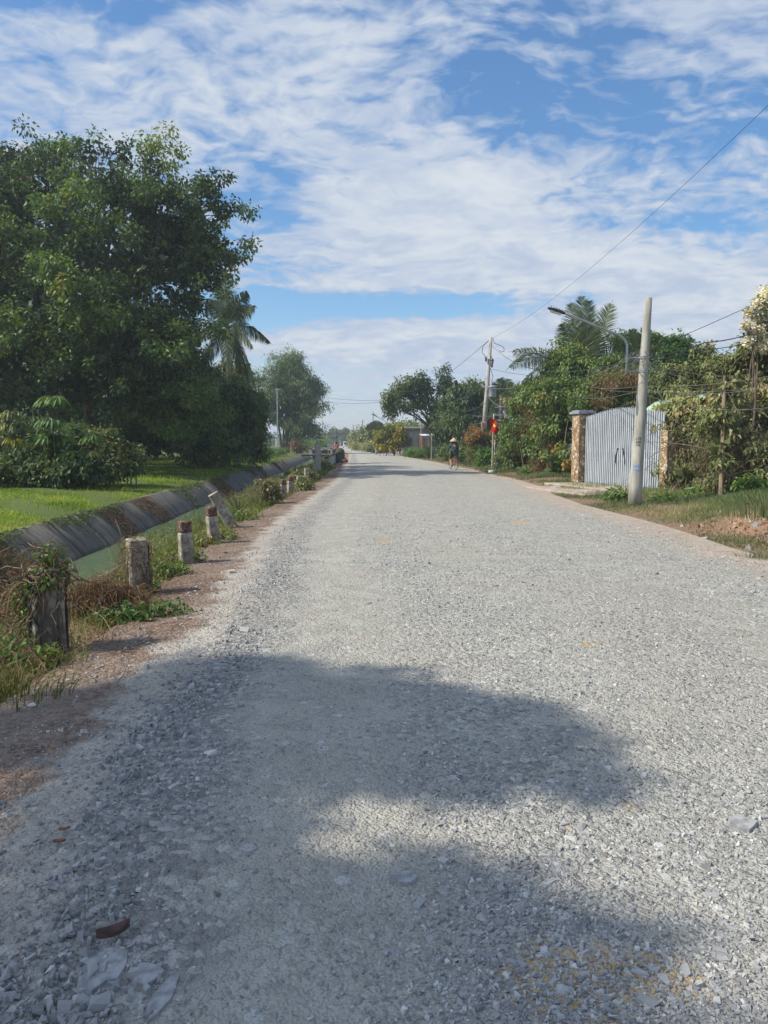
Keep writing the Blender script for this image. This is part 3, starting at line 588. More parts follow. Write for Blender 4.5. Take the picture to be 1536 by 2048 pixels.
# lit scrub on the bank in front of it
B = [bl(30, 900, 25, 50, 42), bl(95, 905, 24.5, 50, 40), bl(155, 903, 25, 50, 38), bl(210, 910, 25.5, 42, 32), bl(245, 915, 26, 34, 24), bl(-40, 895, 25, 60, 55), bl(60, 868, 26, 40, 32), bl(190, 880, 26, 30, 22), bl(268, 908, 26.5, 24, 14), bl(-110, 895, 25, 70, 55), bl(20, 940, 24.5, 60, 26), bl(90, 942, 24, 60, 25), bl(160, 940, 24.5, 50, 24), bl(218, 936, 25, 40, 22), bl(258, 930, 26, 26, 16), bl(40, 855, 25, 14, 30), bl(150, 866, 25.3, 10, 24), bl(222, 880, 25.6, 10, 22), bl(75, 878, 24.6, 12, 28), bl(250, 893, 26, 9, 14), bl(-40, 945, 24.5, 60, 30), bl(10, 940, 23.0, 40, 24), bl(70, 945, 22.9, 40, 22), bl(130, 944, 23.0, 40, 22), bl(185, 940, 23.3, 34, 20), bl(45, 915, 23.2, 30, 24), bl(150, 918, 23.2, 28, 20)]
bush('scrub_bush', 'wide tangled grey green scrub on the far canal bank beneath the towering tree', gpos(-10.5, 25), B, 1600, 26, .15, .066, 'mid_leaf', .27, tmean=.70, tsd=.30, stems=24, fill=2200, out=.5)
def rosette_plant(name, label, base, tiers, mat, L, Wd, k, cat='plant', tmean=.5, droop=.55, stem_r=.02, tv=.15):
    """an upright stem carrying whorls of hanging leaves"""
    base = np.asarray(base, float); th = thing(name, label, cat, tuple(base))
    mb = MB(); tube(mb, np.array([base-[0, 0, .05]]+[t_[0] for t_ in tiers]), np.linspace(stem_r, stem_r*.4, len(tiers)+1), 6)
    lf = MB()
    for c, rad in tiers:
        for j in range(k):
            a = rng.uniform(0, 2*np.pi); d = np.array([math.cos(a), math.sin(a), rng.uniform(.0, .45)]); e = c+d*rad*rng.uniform(.35, .75)
            tube(mb, np.array([c, (c+e)/2+[0, 0, .03], e]), [.006, .005, .004], 4, cap=False)
            m_ = rng.integers(5, 8); aa = a+np.linspace(-1.5, 1.5, m_)
            D = np.stack([np.cos(aa), np.sin(aa), -np.full(m_, droop)-rng.uniform(0, .3, m_)], 1)
            leaves(lf, np.repeat(e[None], m_, 0), D, np.array([0, 0, 1.])+rdir(m_)*.2+nrm(D)*.5, L*rng.uniform(.75, 1.2, m_), Wd, np.clip(tmean+rng.normal(0, tv)+rng.normal(0, .07, m_), 0, 1), .25, fold=True)
    mb.build('stem', M['twig'], th); lf.build('leaves', M[mat], th)
    return th
Y = 23.4
rosette_plant('broadleaf_plant', 'tall broad-leaved plant rising above the scrub, bright leaves at its top', gpos(*at(105, 945, Y)[:2]), [(at(110, 905, Y), .5), (at(107, 872, Y), .55), (at(106, 840, Y), .42), (at(104, 796, Y), .36)], 'bright_leaf', .36, .12, 10, tmean=.55)
rosette_plant('broadleaf_plant', 'low broad-leaved plant with pale green hanging leaves at the end of the scrub', gpos(*at(178, 945, Y)[:2]), [(at(176, 905, Y), .4), (at(178, 872, Y), .36)], 'bright_leaf', .30, .095, 8, tmean=.6)
rosette_plant('broadleaf_plant', 'yellowing plant with hanging leaves at the left edge of the scrub', gpos(*at(25, 945, Y)[:2]), [(at(15, 880, Y), .5), (at(28, 850, Y), .45), (at(22, 826, Y), .42)], 'yellow_leaf', .27, .085, 9, tmean=.5, droop=.8, tv=.2)

# coconut palms
def palm(label, base, crown, fronds, lw=.035, trunk_r=.16, mat='palm_leaf', nleaf=60, leafL=.75, group=None, tm=.5):
    base, crown = np.asarray(base, float), np.asarray(crown, float)
    th = thing('coconut_palm', label, 'palm', tuple(base), group)
    mb = MB(); tube(mb, bez(base, (base+crown)/2+[.25, 0, 0], crown, 12), np.linspace(trunk_r*1.3, trunk_r*.8, 12), 10); mb.build('trunk', M['pale_bark'], th, smooth=True)
    for tip, lift_, sag in fronds:
        tip = np.asarray(tip, float); Ld = np.linalg.norm(tip-crown); mid = (crown+tip)/2+np.array([0, 0, lift_*Ld])
        P = bez(crown, mid, tip, 26); mb = MB(); tube(mb, P, np.linspace(.035, .008, 26), 5, cap=False, tint=.9)
        s = np.linspace(.10, .995, nleaf); i0 = np.clip((s*25).astype(int), 0, 24); fr = (s*25-i0)[:, None]; Q = P[i0]*(1-fr)+P[i0+1]*fr; T = nrm(P[i0+1]-P[i0])
        ref = np.array([rng.normal()*.25, rng.choice([-1, 1])*rng.uniform(.8, 1.3), .5]); side = nrm(np.cross(T, ref)); up = np.cross(side, T)
        LL = leafL*np.sin(np.clip(.25+s*.80, 0, 1)*np.pi)**.42*(1-.28*s)*rng.uniform(.85, 1.1, nleaf)
        for sg in (-1, 1):
            D = nrm(side*sg*.9+T*(.45+.55*s[:, None])+up*.18+rng.normal(0, .07, (nleaf, 3))-np.array([0, 0, sag])*(.4+s[:, None]*.6)); N = nrm(np.cross(D, T)*sg+rng.normal(0, .25, (nleaf, 3)))
            a1 = Q+D*(LL*.55)[:, None]; d2 = nrm(D+np.array([0, 0, -sag*1.3])); a2 = a1+d2*(LL*.5)[:, None]; wv = nrm(np.cross(D, N))*lw
            V = np.stack([Q-wv*.35, Q+wv*.35, a1+wv*.5, a1-wv*.5, a2], 1).reshape(-1, 3); k_ = np.arange(nleaf)[:, None]*5
            mb.add(V, [k_+np.array([[0, 1, 2, 3]]), k_+np.array([[3, 2, 4]])], np.repeat(np.clip(tm+rng.normal(0, .18)+rng.normal(0, .1, nleaf), 0, 1), 5))
        mb.build('frond', M[mat], th)
    return th
Y = 54.0; c = at(455, 652, Y)
palm('coconut palm with drooping fronds half hidden by the towering dark tree', gpos(-8.6, Y), c,
     [(at(448, 545, Y), .05, .2), (at(497, 582, Y-1), .18, .8), (at(512, 612, Y), .25, 1.0), (at(545, 690, Y), .32, 1.3), (at(508, 700, Y-2), .22, 1.2), (at(515, 790, Y+1), .22, 1.2), (at(470, 600, Y+1), .1, .5), (at(410, 600, Y), .2, .8), (at(380, 690, Y-1), .3, 1.), (at(400, 760, Y), .25, 1.0), (at(455, 800, Y-2), .3, .9), (at(432, 560, Y+1), .05, .3), (at(480, 740, Y+2), .3, 1.2), (at(518, 850, Y), .12, 1.3)], lw=.042, leafL=1.15, nleaf=85, tm=.3)
Y = 37.0; c = at(1170, 765, Y)
palm('coconut palm with upright feathery fronds rising behind the vine-covered hedge', gpos(12.2, Y), c,
     [(at(1140, 598, Y), .02, .10), (at(1162, 583, Y+.5), 0, .06), (at(1178, 592, Y-.5), 0, .08), (at(1226, 600, Y), .04, .15), (at(1205, 640, Y+1), .1, .2), (at(1122, 640, Y-1), .02, .25), (at(1010, 742, Y-3.5), .30, .45), (at(1016, 704, Y-3), .16, .4), (at(1035, 775, Y-4), .3, .6), (at(1090, 760, Y-2), .3, .7), (at(1255, 690, Y), .22, .6), (at(1215, 770, Y-2), .28, .9), (at(1130, 800, Y-2.5), .25, .9), (at(1260, 720, Y+1), .25, .8), (at(1175, 640, Y+1.5), .02, .1)], lw=.036, leafL=1.05, nleaf=90, tm=.42)
Y = 33.0; c = at(1285, 745, Y)
palm('young coconut palm whose spiky fronds show behind the concrete lamp pole', gpos(12.9, Y), c,
     [(at(1262, 655, Y), .03, .15), (at(1290, 650, Y), .03, .12), (at(1318, 668, Y), .06, .2), (at(1330, 690, Y-1), .12, .35), (at(1240, 690, Y-1), .2, .5), (at(1275, 700, Y-2), .25, .8), (at(1215, 755, Y-1.5), .3, .8)], lw=.045, leafL=.7, nleaf=55)
Y = 96.0; c = at(752, 868, Y)
palm('small coconut palm beside the road far ahead, next to the yellow flowering bush', gpos(*at(752, 905, Y)[:2]), c,
     [(at(733, 852, Y), .25, .4), (at(745, 843, Y), .1, .2), (at(762, 844, Y), .1, .2), (at(772, 855, Y), .25, .5), (at(738, 870, Y), .3, .6), (at(768, 872, Y), .3, .6), (at(753, 840, Y+1), 0, .1), (at(758, 875, Y-1), .3, .6)], lw=.09, leafL=.9, nleaf=30)
Y = 60.0; c = at(1010, 800, Y)
palm('coconut palm with thin fronds behind the leaning transformer pole', gpos(*at(1010, 925, Y)[:2]), c,
     [(at(985, 770, Y), .2, .5), (at(1000, 755, Y), .05, .2), (at(1018, 757, Y), .05, .2), (at(1040, 775, Y), .2, .5), (at(960, 810, Y), .3, .8), (at(1050, 810, Y), .3, .8), (at(975, 840, Y-1), .3, .9), (at(1030, 835, Y-1), .3, .9)], lw=.06, leafL=.9, nleaf=40)

# airy tree at the end of the left bank
Y = 106.0
B = [bl(560, 745, Y, 28), bl(545, 780, Y, 35), bl(585, 740, Y, 30), bl(600, 770, Y, 32), bl(570, 798, Y+1, 38), bl(615, 800, Y, 28), bl(600, 830, Y, 36, 30), bl(625, 850, Y, 24, 22), bl(615, 868, Y-1, 26, 18), bl(540, 820, Y, 22), bl(622, 775, Y, 16), bl(578, 722, Y, 16), bl(525, 760, Y, 18), bl(640, 872, Y-1, 10, 9)]
tree('feathery_tree', 'feathery round-topped tree at the far end of the left canal bank', gpos(*at(572, 905, Y)[:2]), at(575, 800, Y), B, 800, 44, .40, .12, 'fine_leaf', .26, crad=.85, droop=.45, twigs=5, fill=500, tmean=.55, tsd=.2, lumps=100, lrad=1.5)
th_ = [t_ for t_ in COL.objects if t_.get('label', '').startswith('feathery')][0]
mb = MB()
for dx in (-10, -4, 4, 9): tube(mb, bez(gpos(*at(570+dx*.7, 906, Y)[:2]), at(572+dx, 870, Y), at(575+dx*2.5, 810, Y), 7), np.linspace(.2, .07, 7), 7)
mb.build('trunk', M['bark'], th_, smooth=True)

# spreading tree over the right side, its trunk leaning to the left
Y = 74.0
B = [bl(795, 805, Y, 26, 16), bl(785, 818, Y-1, 18, 12), bl(820, 785, Y, 28, 20), bl(850, 775, Y, 26, 18), bl(880, 765, Y, 24, 16), bl(892, 785, Y, 20, 18), bl(830, 812, Y+1, 26, 18), bl(865, 805, Y, 28, 20), bl(885, 830, Y, 26, 22), bl(905, 850, Y-1, 26, 24), bl(880, 860, Y, 24, 18), bl(915, 875, Y, 18, 14), bl(855, 762, Y, 9, 8), bl(882, 752, Y, 9, 7), bl(828, 765, Y, 9, 7)]
sp_t = tree('spreading_tree', 'spreading tree with an umbrella-like crown and leaning trunk above the cyclist', gpos(*at(884, 917, Y)[:2]), at(866, 855, Y), B, 420, 34, .28, .15, 'mid_leaf', .30, crad=.5, droop=.3, twigs=6, tmean=.55, lumps=75, lrad=.9)
Y = 66.0
B = [bl(925, 785, Y, 26), bl(950, 790, Y, 26), bl(935, 820, Y, 32), bl(910, 815, Y+4, 26), bl(965, 820, Y, 26), bl(940, 850, Y, 36, 28), bl(975, 850, Y, 24), bl(915, 770, Y, 12), bl(945, 768, Y, 12), bl(900, 870, Y+3, 24, 20), bl(990, 800, Y+2, 24, 24)]
tree('leafy_tree', 'dense green tree between the spreading tree and the leaning transformer pole', gpos(*at(935, 920, Y)[:2]), at(938, 850, Y), B, 420, 40, .30, .15, 'mid_leaf', .2, crad=.6, droop=.4, twigs=3, tmean=.55, fill=900, lumps=80, lrad=1.1)
# dead shaded sticks and scrub along the right edge
Y = 56.0
B = [bl(900, 905, Y+6, 28, 16), bl(930, 905, Y, 28, 16), bl(960, 905, Y-2, 28, 20), bl(985, 905, Y-6, 22, 22), bl(975, 880, Y, 26, 16)]
bush('thicket', 'shadowy thicket of stems behind the cyclist', gpos(8.5, Y), B, 300, 30, .2, .09, 'dark_leaf', .4, stems=50, tmean=.6, fill=400)
Y = 50.0
B = [bl(955, 868, Y, 24, 16), bl(972, 880, Y, 20, 16), bl(940, 882, Y, 18, 12)]
bush('flowering_bush', 'bush dotted with orange flowers left of the star flag', gpos(*at(958, 930, Y)[:2]), B, 150, 30, .13, .07, 'orange_leaf', .3, tmean=.52, tsd=.35, stems=14)
B = [bl(972, 915, 47, 14, 20), bl(965, 925, 47, 14, 12)]
bush('shrub', 'bright green shrub at the foot of the leaning transformer pole', gpos(*at(970, 938, 47)[:2]), B, 80, 30, .16, .08, 'bright_leaf', .22, tmean=.5, stems=8)
# yellow flowering bush far ahead
Y = 88.0
B = [bl(775, 868, Y, 20, 16), bl(790, 862, Y, 18, 14), bl(800, 875, Y, 16, 14), bl(765, 882, Y, 14, 12), bl(785, 885, Y, 22, 12)]
bush('flowering_bush', 'rounded bush covered in yellow flowers beside the far road', gpos(*at(785, 908, Y)[:2]), B, 260, 36, .28, .17, 'yellow_leaf', .55, tmean=.50, tsd=.25, stems=16, fill=300)
B = [bl(830, 905, 78, 16, 10), bl(848, 905, 76, 16, 10), bl(815, 905, 84, 12, 8), bl(862, 908, 74, 10, 8)]
bush('roadside_bush', 'low pale green bushes in front of the grey house', gpos(*at(838, 915, 78)[:2]), B, 160, 26, .2, .08, 'bright_leaf', .35, tmean=.55, stems=14)
B = [bl(740, 893, 120, 22, 8), bl(715, 890, 140, 20, 7), bl(760, 897, 108, 20, 9)]
bush('roadside_bush', 'straggling yellow green scrub along the far right road edge', gpos(*at(740, 902, 120)[:2]), B, 200, 24, .34, .14, 'dusty_leaf', .6, tmean=.6, stems=14)
B = [bl(730, 872, 135, 18, 16), bl(748, 878, 125, 16, 14), bl(712, 876, 160, 16, 12), bl(820, 862, 130, 40, 18)]
bush('thicket', 'hazy olive thicket behind the row of far poles', gpos(*at(740, 900, 135)[:2]), B, 260, 24, .6, .3, 'dusty_leaf', 1.0, tmean=.45, stems=14, fill=300)

# trees off to the left whose shade lies across the near road
def shade_tree(label, polys, n, base, seed, k=42, L=.17, zr=(8.0, 14.0), name='shade_tree'):
    """a crown whose clumps sit along the sun's rays above the patches of shade it throws"""
    r_ = np.random.default_rng(seed); C = []
    for poly, w in polys:
        G = np.array([on_ground(*p)[:2] for p in poly]); lo, hi = G.min(0), G.max(0); cnt = 0
        while cnt < int(n*w):
            q = r_.uniform(lo, hi); ins = False; j = len(G)-1
            for i in range(len(G)):
                if (G[i, 1] > q[1]) != (G[j, 1] > q[1]) and q[0] < (G[j, 0]-G[i, 0])*(q[1]-G[i, 1])/(G[j, 1]-G[i, 1])+G[i, 0]: ins = not ins
                j = i
            z = r_.uniform(*zr); q = q+r_.normal(0, .10, 2)
            if ins and vnoise(q[0], q[1], 6.5, seed) > .42: ins = False; cnt += .5
            if ins: C.append(np.array([q[0], q[1], 0])+sun_dir*(z/sun_dir[2])); cnt += 1
    C = np.array(C); th = thing(name, label, 'tree', base)
    mb = MB(); cen = C.mean(0); km = C[r_.choice(len(C), 9, replace=False)]
    limbs(mb, base, cen-[0, 0, 1.2], np.concatenate([km, np.full((9, 3), .6)], 1), .24, twigs=4); mb.build('trunk', M['bark'], th, smooth=True)
    mb = MB(); clumps(mb, C, .19, k, L, L*.45, np.clip(r_.normal(.5, .2, len(C)), 0, .9), .4); mb.build('crown', M['mid_leaf'], th)
shade_tree('leafy tree left of the canal whose shadow forms the upper shade patch on the road',
    [([(250, 1405), (400, 1352), (540, 1332), (640, 1355), (760, 1392), (880, 1402), (1000, 1440), (1090, 1465), (1190, 1545), (1310, 1638), (1180, 1612), (1010, 1562), (900, 1545), (760, 1556), (620, 1550), (480, 1560), (340, 1565), (260, 1500), (150, 1475), (130, 1430)], .80),
     ([(-120, 1430), (60, 1440), (130, 1470), (20, 1520), (-120, 1530)], .10), ([(230, 1600), (440, 1590), (600, 1610), (560, 1690), (470, 1740), (400, 1840), (250, 1830), (200, 1720)], .12), ([(150, 1370), (540, 1295), (900, 1360), (1250, 1500), (1420, 1690), (1100, 1690), (700, 1640), (240, 1650), (60, 1500)], .05)], 540, (-12.5, 2.6, .2), 3)
shade_tree('leafy tree left of the canal whose shadow forms the lower shade patch on the road',
    [([(-50, 1885), (150, 1850), (330, 1830), (480, 1860), (640, 1850), (800, 1850), (930, 1840), (1000, 1855), (1080, 1905), (1170, 1965), (1260, 2050), (1240, 2150), (350, 2150), (330, 2060), (200, 1980), (-50, 1960)], .9),
     ([(380, 1720), (560, 1720), (620, 1760), (460, 1770)], .03), ([(-100, 1780), (500, 1740), (1050, 1760), (1350, 1960), (1450, 2120), (200, 2120)], .05)], 330, (-11.5, .2, .2), 5)
# ---------------------------------------------------------------- right side: gate, pillars, hedges, poles
def wander(p0, d, L_, n=8, wob=.25, grav=.0):
    P = [np.asarray(p0, float)]; d = nrm(np.asarray(d, float)); st = L_/n
    for _ in range(n):
        d = nrm(d+rng.normal(size=3)*wob+np.array([0, 0, -grav])); P.append(P[-1]+d*st)
    return np.array(P)
def vine_mass(name, label, base, B, nclump, k, L, Wd, mat, crad, tmean, tsd, nstems, dry=0, fill=0, droop=.5, cat='hedge', stem_r=.012, dryB=None, dryL=.08, lumps=0, lrad=.5, drymat='dry_leaf'):
    base = np.asarray(base, float); th = thing(name, label, cat, tuple(base)); B = np.asarray(B, float)
    if lumps:
        Lc, _ = sample_blobs(B, lumps, .25); lr = lrad*rng.uniform(.5, 1.4, lumps); j = rng.choice(lumps, nclump, p=lr**2/np.sum(lr**2)); u = rdir(nclump)*(rng.random(nclump)**.35)[:, None]; u[:, 2] *= .75; C = Lc[j]+u*lr[j][:, None]
    else: C, _ = sample_blobs(B, nclump, .38)
    C[:, 2] = np.maximum(C[:, 2], Hgt(C[:, 0], C[:, 1])+.05)
    tt = np.clip(tmean+tsd*vnoise(C[:, 0]+C[:, 1], C[:, 2], 1.8, nclump)+rng.normal(0, tsd*.7, len(C)), 0, 1)
    mb = MB(); clumps(mb, C, crad*rng.uniform(.6, 1.3, len(C)), k, L, Wd, tt, droop, .8, out=.6)
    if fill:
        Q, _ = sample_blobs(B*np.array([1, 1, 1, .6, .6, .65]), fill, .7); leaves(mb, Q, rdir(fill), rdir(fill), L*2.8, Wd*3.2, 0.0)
    mb.build('foliage', M[mat], th)
    mb = MB(); S0, _ = sample_blobs(B, nstems, .3)
    for q in S0:
        d = rdir(1)[0]; d[2] = -abs(d[2])*.9; tube(mb, wander(q, d, rng.uniform(.8, 2.2), 8, .3, .12), np.linspace(stem_r, stem_r*.35, 9), 4, cap=False)
    for b in B[::2]:                                           # woody stems from the ground
        g = np.array([b[0]+rng.normal()*.3, b[1]+rng.normal()*.3, 0]); g[2] = float(Hgt(g[0], g[1]))-.05; e = b[:3]+rdir(1)[0]*b[3:6]*.5
        tube(mb, bez(g, (g+e)/2+rng.normal(size=3)*.25, e, 7), np.linspace(.04, .012, 7), 6)
    mb.build('stems', M['twig'], th)
    if dry:
        DB = np.asarray(dryB if dryB is not None else B, float); C, _ = sample_blobs(DB, dry, .35)
        mb = MB(); clumps(mb, C, crad*1.1, max(10, k//2), dryL, dryL*.4, np.clip(rng.normal(.5, .25, dry), 0, 1), .9)
        Q, _ = sample_blobs(DB, dry*5, .4); D = rdir(len(Q))*[1, 1, .8]-[0, 0, .4]; leaves(mb, Q, D, rdir(len(Q)), .5, .010, np.clip(rng.normal(.5, .25, len(Q)), 0, 1), .3)
        mb.build('dry_foliage', M[drymat], th)
    return th
# hedge of creepers left of the gate
B = [bl(1030, 900, 41, 34, 42), bl(1018, 930, 42, 20, 22), bl(1055, 840, 38, 48), bl(1095, 785, 37, 38), bl(1112, 740, 36, 34), bl(1130, 715, 36, 26), bl(1120, 850, 34, 40, 52), bl(1085, 920, 36, 42, 44), bl(1118, 930, 33, 28, 34), bl(1125, 790, 34, 46), bl(1060, 800, 38, 34), bl(1040, 870, 40, 30), bl(1140, 755, 35, 40), bl(1095, 870, 36, 44), bl(1150, 800, 33, 24, 26), bl(1018, 880, 43, 14, 20), bl(1080, 790, 37, 20)]
dryB = [bl(1070, 850, 36.2, 30), bl(1065, 815, 36.6, 22), bl(1080, 925, 35, 25, 20), bl(1110, 900, 33.5, 20)]
vine_mass('vine_hedge', 'tall creeper-covered hedge from the star flag to the stone gate pillar', gpos(9.4, 36), B, 1350, 40, .15, .085, 'vine_leaf', .26, .46, .28, 160, 110, 2200, dryB=dryB, lumps=150, lrad=.62)
B = [bl(1190, 780, 31.5, 30, 24), bl(1225, 768, 31.5, 32, 26), bl(1265, 755, 31, 34, 26), bl(1300, 758, 30.5, 34, 26), bl(1215, 740, 33, 36, 26), bl(1255, 735, 33, 34, 24), bl(1180, 805, 31, 22, 16), bl(1205, 805, 31.5, 22, 16), bl(1325, 770, 29, 24, 20), bl(1160, 815, 31, 14, 12), bl(1310, 740, 32, 24, 20), bl(1235, 800, 36, 50, 30), bl(1290, 800, 36, 50, 30), bl(1260, 840, 36, 90, 40)]
dryB = [bl(1215, 765, 30.4, 30, 24), bl(1265, 750, 30, 26, 22), bl(1290, 765, 29.5, 20, 16), bl(1200, 800, 30, 22, 12)]
vine_mass('vine_tangle', 'tangle of creepers and dead stems hanging behind the top of the metal gate', gpos(11.6, 31.5), B, 800, 40, .15, .08, 'vine_leaf', .32, .40, .26, 120, 80, 900, dryB=dryB)
B = [bl(1325, 700, 33, 28), bl(1345, 690, 33, 22), bl(1365, 705, 33, 24), bl(1300, 690, 35, 22), bl(1340, 730, 32, 36), bl(1270, 690, 37, 26), bl(1245, 680, 38, 22), bl(1380, 725, 33, 20)]
tree('leafy_tree', 'bright green bushy treetop showing just right of the concrete lamp pole', gpos(14.6, 33), at(1340, 730, 33), B, 230, 44, .2, .09, 'bright_leaf', .14, crad=.36, droop=.3, twigs=3, tmean=.3, fill=300)
B = [bl(1345, 770, 25.5, 36, 28), bl(1385, 765, 25, 40, 36), bl(1430, 755, 24, 44, 36), bl(1475, 760, 23, 46, 40), bl(1520, 755, 22.5, 46, 46), bl(1570, 740, 22, 50, 60), bl(1360, 830, 23.8, 34, 40), bl(1400, 835, 23, 46, 46), bl(1450, 840, 22, 50, 50), bl(1500, 840, 21.5, 50, 50), bl(1560, 840, 21, 60, 70), bl(1365, 900, 22.8, 20, 34), bl(1400, 905, 22.6, 30, 30), bl(1450, 900, 22, 34, 34), bl(1505, 915, 21.6, 34, 34), bl(1560, 930, 20, 50, 50), bl(1352, 950, 22.4, 14, 30), bl(1445, 830, 20.5, 20, 30), bl(1440, 900, 20.2, 18, 30), bl(1455, 780, 20.8, 22, 20), bl(1352, 850, 23.0, 22, 34), bl(1355, 905, 22.7, 17, 40), bl(1338, 830, 23.6, 18, 14), bl(1350, 870, 22.9, 13, 30), bl(1352, 900, 22.6, 12, 44), bl(1348, 840, 23.0, 16, 16), bl(1332, 852, 23.9, 12, 12), bl(1410, 720, 24.5, 24, 20), bl(1380, 960, 21.6, 24, 24), bl(1440, 970, 20.8, 30, 24), bl(1510, 970, 20.2, 34, 24), bl(1490, 715, 22.5, 30, 26), bl(1530, 710, 22, 40, 30)]
dryB = [bl(1365, 880, 22.6, 26, 50), bl(1390, 930, 21.8, 34, 50), bl(1440, 900, 21, 40, 60), bl(1500, 900, 20.6, 44, 60), bl(1350, 940, 22.2, 14, 40), bl(1430, 960, 20.6, 40, 24)]
vine_mass('vine_hedge', 'sprawling dusty hedge of withered creepers filling the space right of the metal gate', gpos(11.2, 22), B, 1800, 34, .15, .072, 'dusty_leaf', .22, .52, .28, 560, 260, 2600, dryB=dryB, stem_r=.009, lumps=240, lrad=.45, drymat='withered')
B = [bl(1540, 645, 21, 30, 36), bl(1516, 628, 20.8, 13, 16), bl(1508, 664, 20.7, 15, 10), bl(1532, 688, 20.8, 22, 14), bl(1580, 640, 21.5, 50, 60), bl(1526, 600, 20.9, 10, 18), bl(1494, 650, 20.6, 10, 4), bl(1502, 622, 20.7, 7, 5), bl(1512, 605, 20.8, 7, 6), bl(1536, 585, 21, 9, 10), bl(1503, 682, 20.7, 12, 7)]
th = vine_mass('bougainvillea', 'pale peach bougainvillea blossoming above the dusty hedge at the right edge', gpos(13.0, 21.5), B, 520, 30, .095, .075, 'pale_bract', .13, .62, .18, 14, 0, 0, cat='shrub', droop=.2)
mb = MB(); C, _ = sample_blobs(np.array(B)*[1, 1, 1, .9, .9, .9], 110, .5); clumps(mb, C, .2, 22, .11, .06, np.clip(rng.normal(.5, .2, len(C)), 0, 1), .3); mb.build('leaves', M['mid_leaf'], th)
# brown post standing in the dusty hedge
th = thing('wooden_post', 'tall brown wooden post half buried in the dusty hedge right of the gate', 'post', tuple(on_ground(1441, 1000, .15)))
p = on_ground(1441, 996, .1); mb = MB(); tube(mb, np.array([p-[0, 0, .1], at(1446, 860, p[1]+.6), at(1450, 752, p[1]+1.0)]), [.06, .055, .05], 8); mb.build('post', M['wood'], th)
for nm, lb, x0, y0, x1, y1, rr in [('fence_stake', 'thin grey stake leaning in the dusty hedge close to the brown post', 1433, 1000, 1436, 955, .022), ('dead_branch', 'forked dead branch reaching from the dusty hedge across the metal gate', 1420, 900, 1290, 884, .022), ('dead_branch', 'long bare branch arching down through the dusty hedge toward the right edge', 1470, 770, 1536, 880, .018)]:
    a_, b_ = at(x0, y0, 20.4), at(x1, y1, 20.9 if nm != 'dead_branch' or x1 > 1400 else 21.6)
    mb = MB(); tube(mb, bez(a_, (a_+b_)/2+[0, 0, .12], b_, 9), np.linspace(rr, rr*.35, 9), 6)
    if x1 < 1400:
        for (u0, v0, u1, v1) in [(1345, 850, 1288, 876), (1350, 838, 1300, 862), (1330, 900, 1296, 918), (1400, 870, 1310, 905)]:
            a2, b2 = at(u0, v0, 21.3), at(u1, v1, 21.7); tube(mb, bez(a2, (a2+b2)/2+[0, 0, .1], b2, 6), np.linspace(.014, .005, 6), 5)
    tag(mb.build(nm, M['twig'] if rr > .02 else M['pale_cable'], org=a_), lb, 'stake' if nm == 'fence_stake' else 'branch')

# gate between two stone pillars
GL = on_ground(1170, 968, .06); GR = on_ground(1327, 985, .06); gu = (GR-GL)/np.linalg.norm(GR-GL); gw = np.linalg.norm(GR-GL); gn = np.array([-gu[1], gu[0], 0]); gn = gn if np.dot(gn, -GL) > 0 else -gn
grz = math.atan2(gu[1], gu[0])
m, t = newmat('gate_paint'); pos = t.n('ShaderNodeTexCoord').outputs['Object']
n_ = t.noise(t.n('ShaderNodeMapping', {0: pos, 3: (3, 3, .5)}).outputs[0], 2.5, 6, .65)
finish(t, t.mix(t.step(n_, .35, .7), (.35, .385, .42), (.55, .585, .615)), .45, n_, .06, .003, .2); M['gate'] = m
m2 = plain('gate_sheet', (.045, .05, .058), (.03, .035, .04), 4, .6)
th = thing('metal_gate', 'pale grey two-leaf metal gate of vertical slats with arched top', 'gate', tuple(GL))
nsl = 40
def gate_top(u): return 2.42+.22*math.sin(math.pi*min(max(u, 0), 1))**1.2
for leaf_i in (0, 1):
    mb = MB(); rl = MB()
    for i in range(nsl//2):
        u = (leaf_i*nsl/2+i+.5)/nsl; x = u*gw; hh = gate_top(u)-.06; c = GL+gu*x
        cbox(mb, c+[0, 0, hh/2]+gn*.02, (gw/nsl*.56, .030, hh), grz, .004)
        lathe(mb, [(gw/nsl*.26, 0), (.001, .07)], c+gn*.02+[0, 0, hh], 4, M_=rotz(grz+math.pi/4))
    u0, u1 = leaf_i*.5, leaf_i*.5+.5; x0, x1 = u0*gw+.01, u1*gw-.01
    q = [GL+gu*x0-gn*.05, GL+gu*x1-gn*.05]; h0, h1 = gate_top(u0)-.12, gate_top(u1)-.12
    V = [q[0], q[1], q[1]+[0, 0, h1], q[0]+[0, 0, h0]]; V = V+[v-gn*.012 for v in V]
    sh = MB(); sh.add(V, np.array([[0, 1, 2, 3], [5, 4, 7, 6], [0, 4, 5, 1], [1, 5, 6, 2], [2, 6, 7, 3], [3, 7, 4, 0]]))
    lf = mb.build('gate_leaf', M['gate'], th); sh.build('backing_sheet', m2, lf)
    for zz in (.12, .95, 1.22, 2.05): cbox(rl, GL+gu*((x0+x1)/2)+[0, 0, zz]+gn*.001, (x1-x0-.03, .010, .024), grz, .003)
    rl.build('rail', M['gate'], lf)
for i, dx in enumerate((-.16, .16)):
    mb = MB(); c = GL+gu*(gw*.5+dx)+gn*.06+[0, 0, 1.08]; s_ = 1 if i else -1
    tube(mb, np.array([c+[0, 0, .20]-gu*.03*s_, c+[0, 0, .22]+gu*.02*s_, c+gu*.06*s_+[0, 0, .05], c+gu*.13*s_-[0, 0, .12], c+gu*.13*s_-[0, 0, .28]])+gn*.0, .018, 6)
    mb.build('handle', M['dark_metal'], th)
m, t = newmat('pebble_stone'); pos = t.n('ShaderNodeTexCoord').outputs['Object']
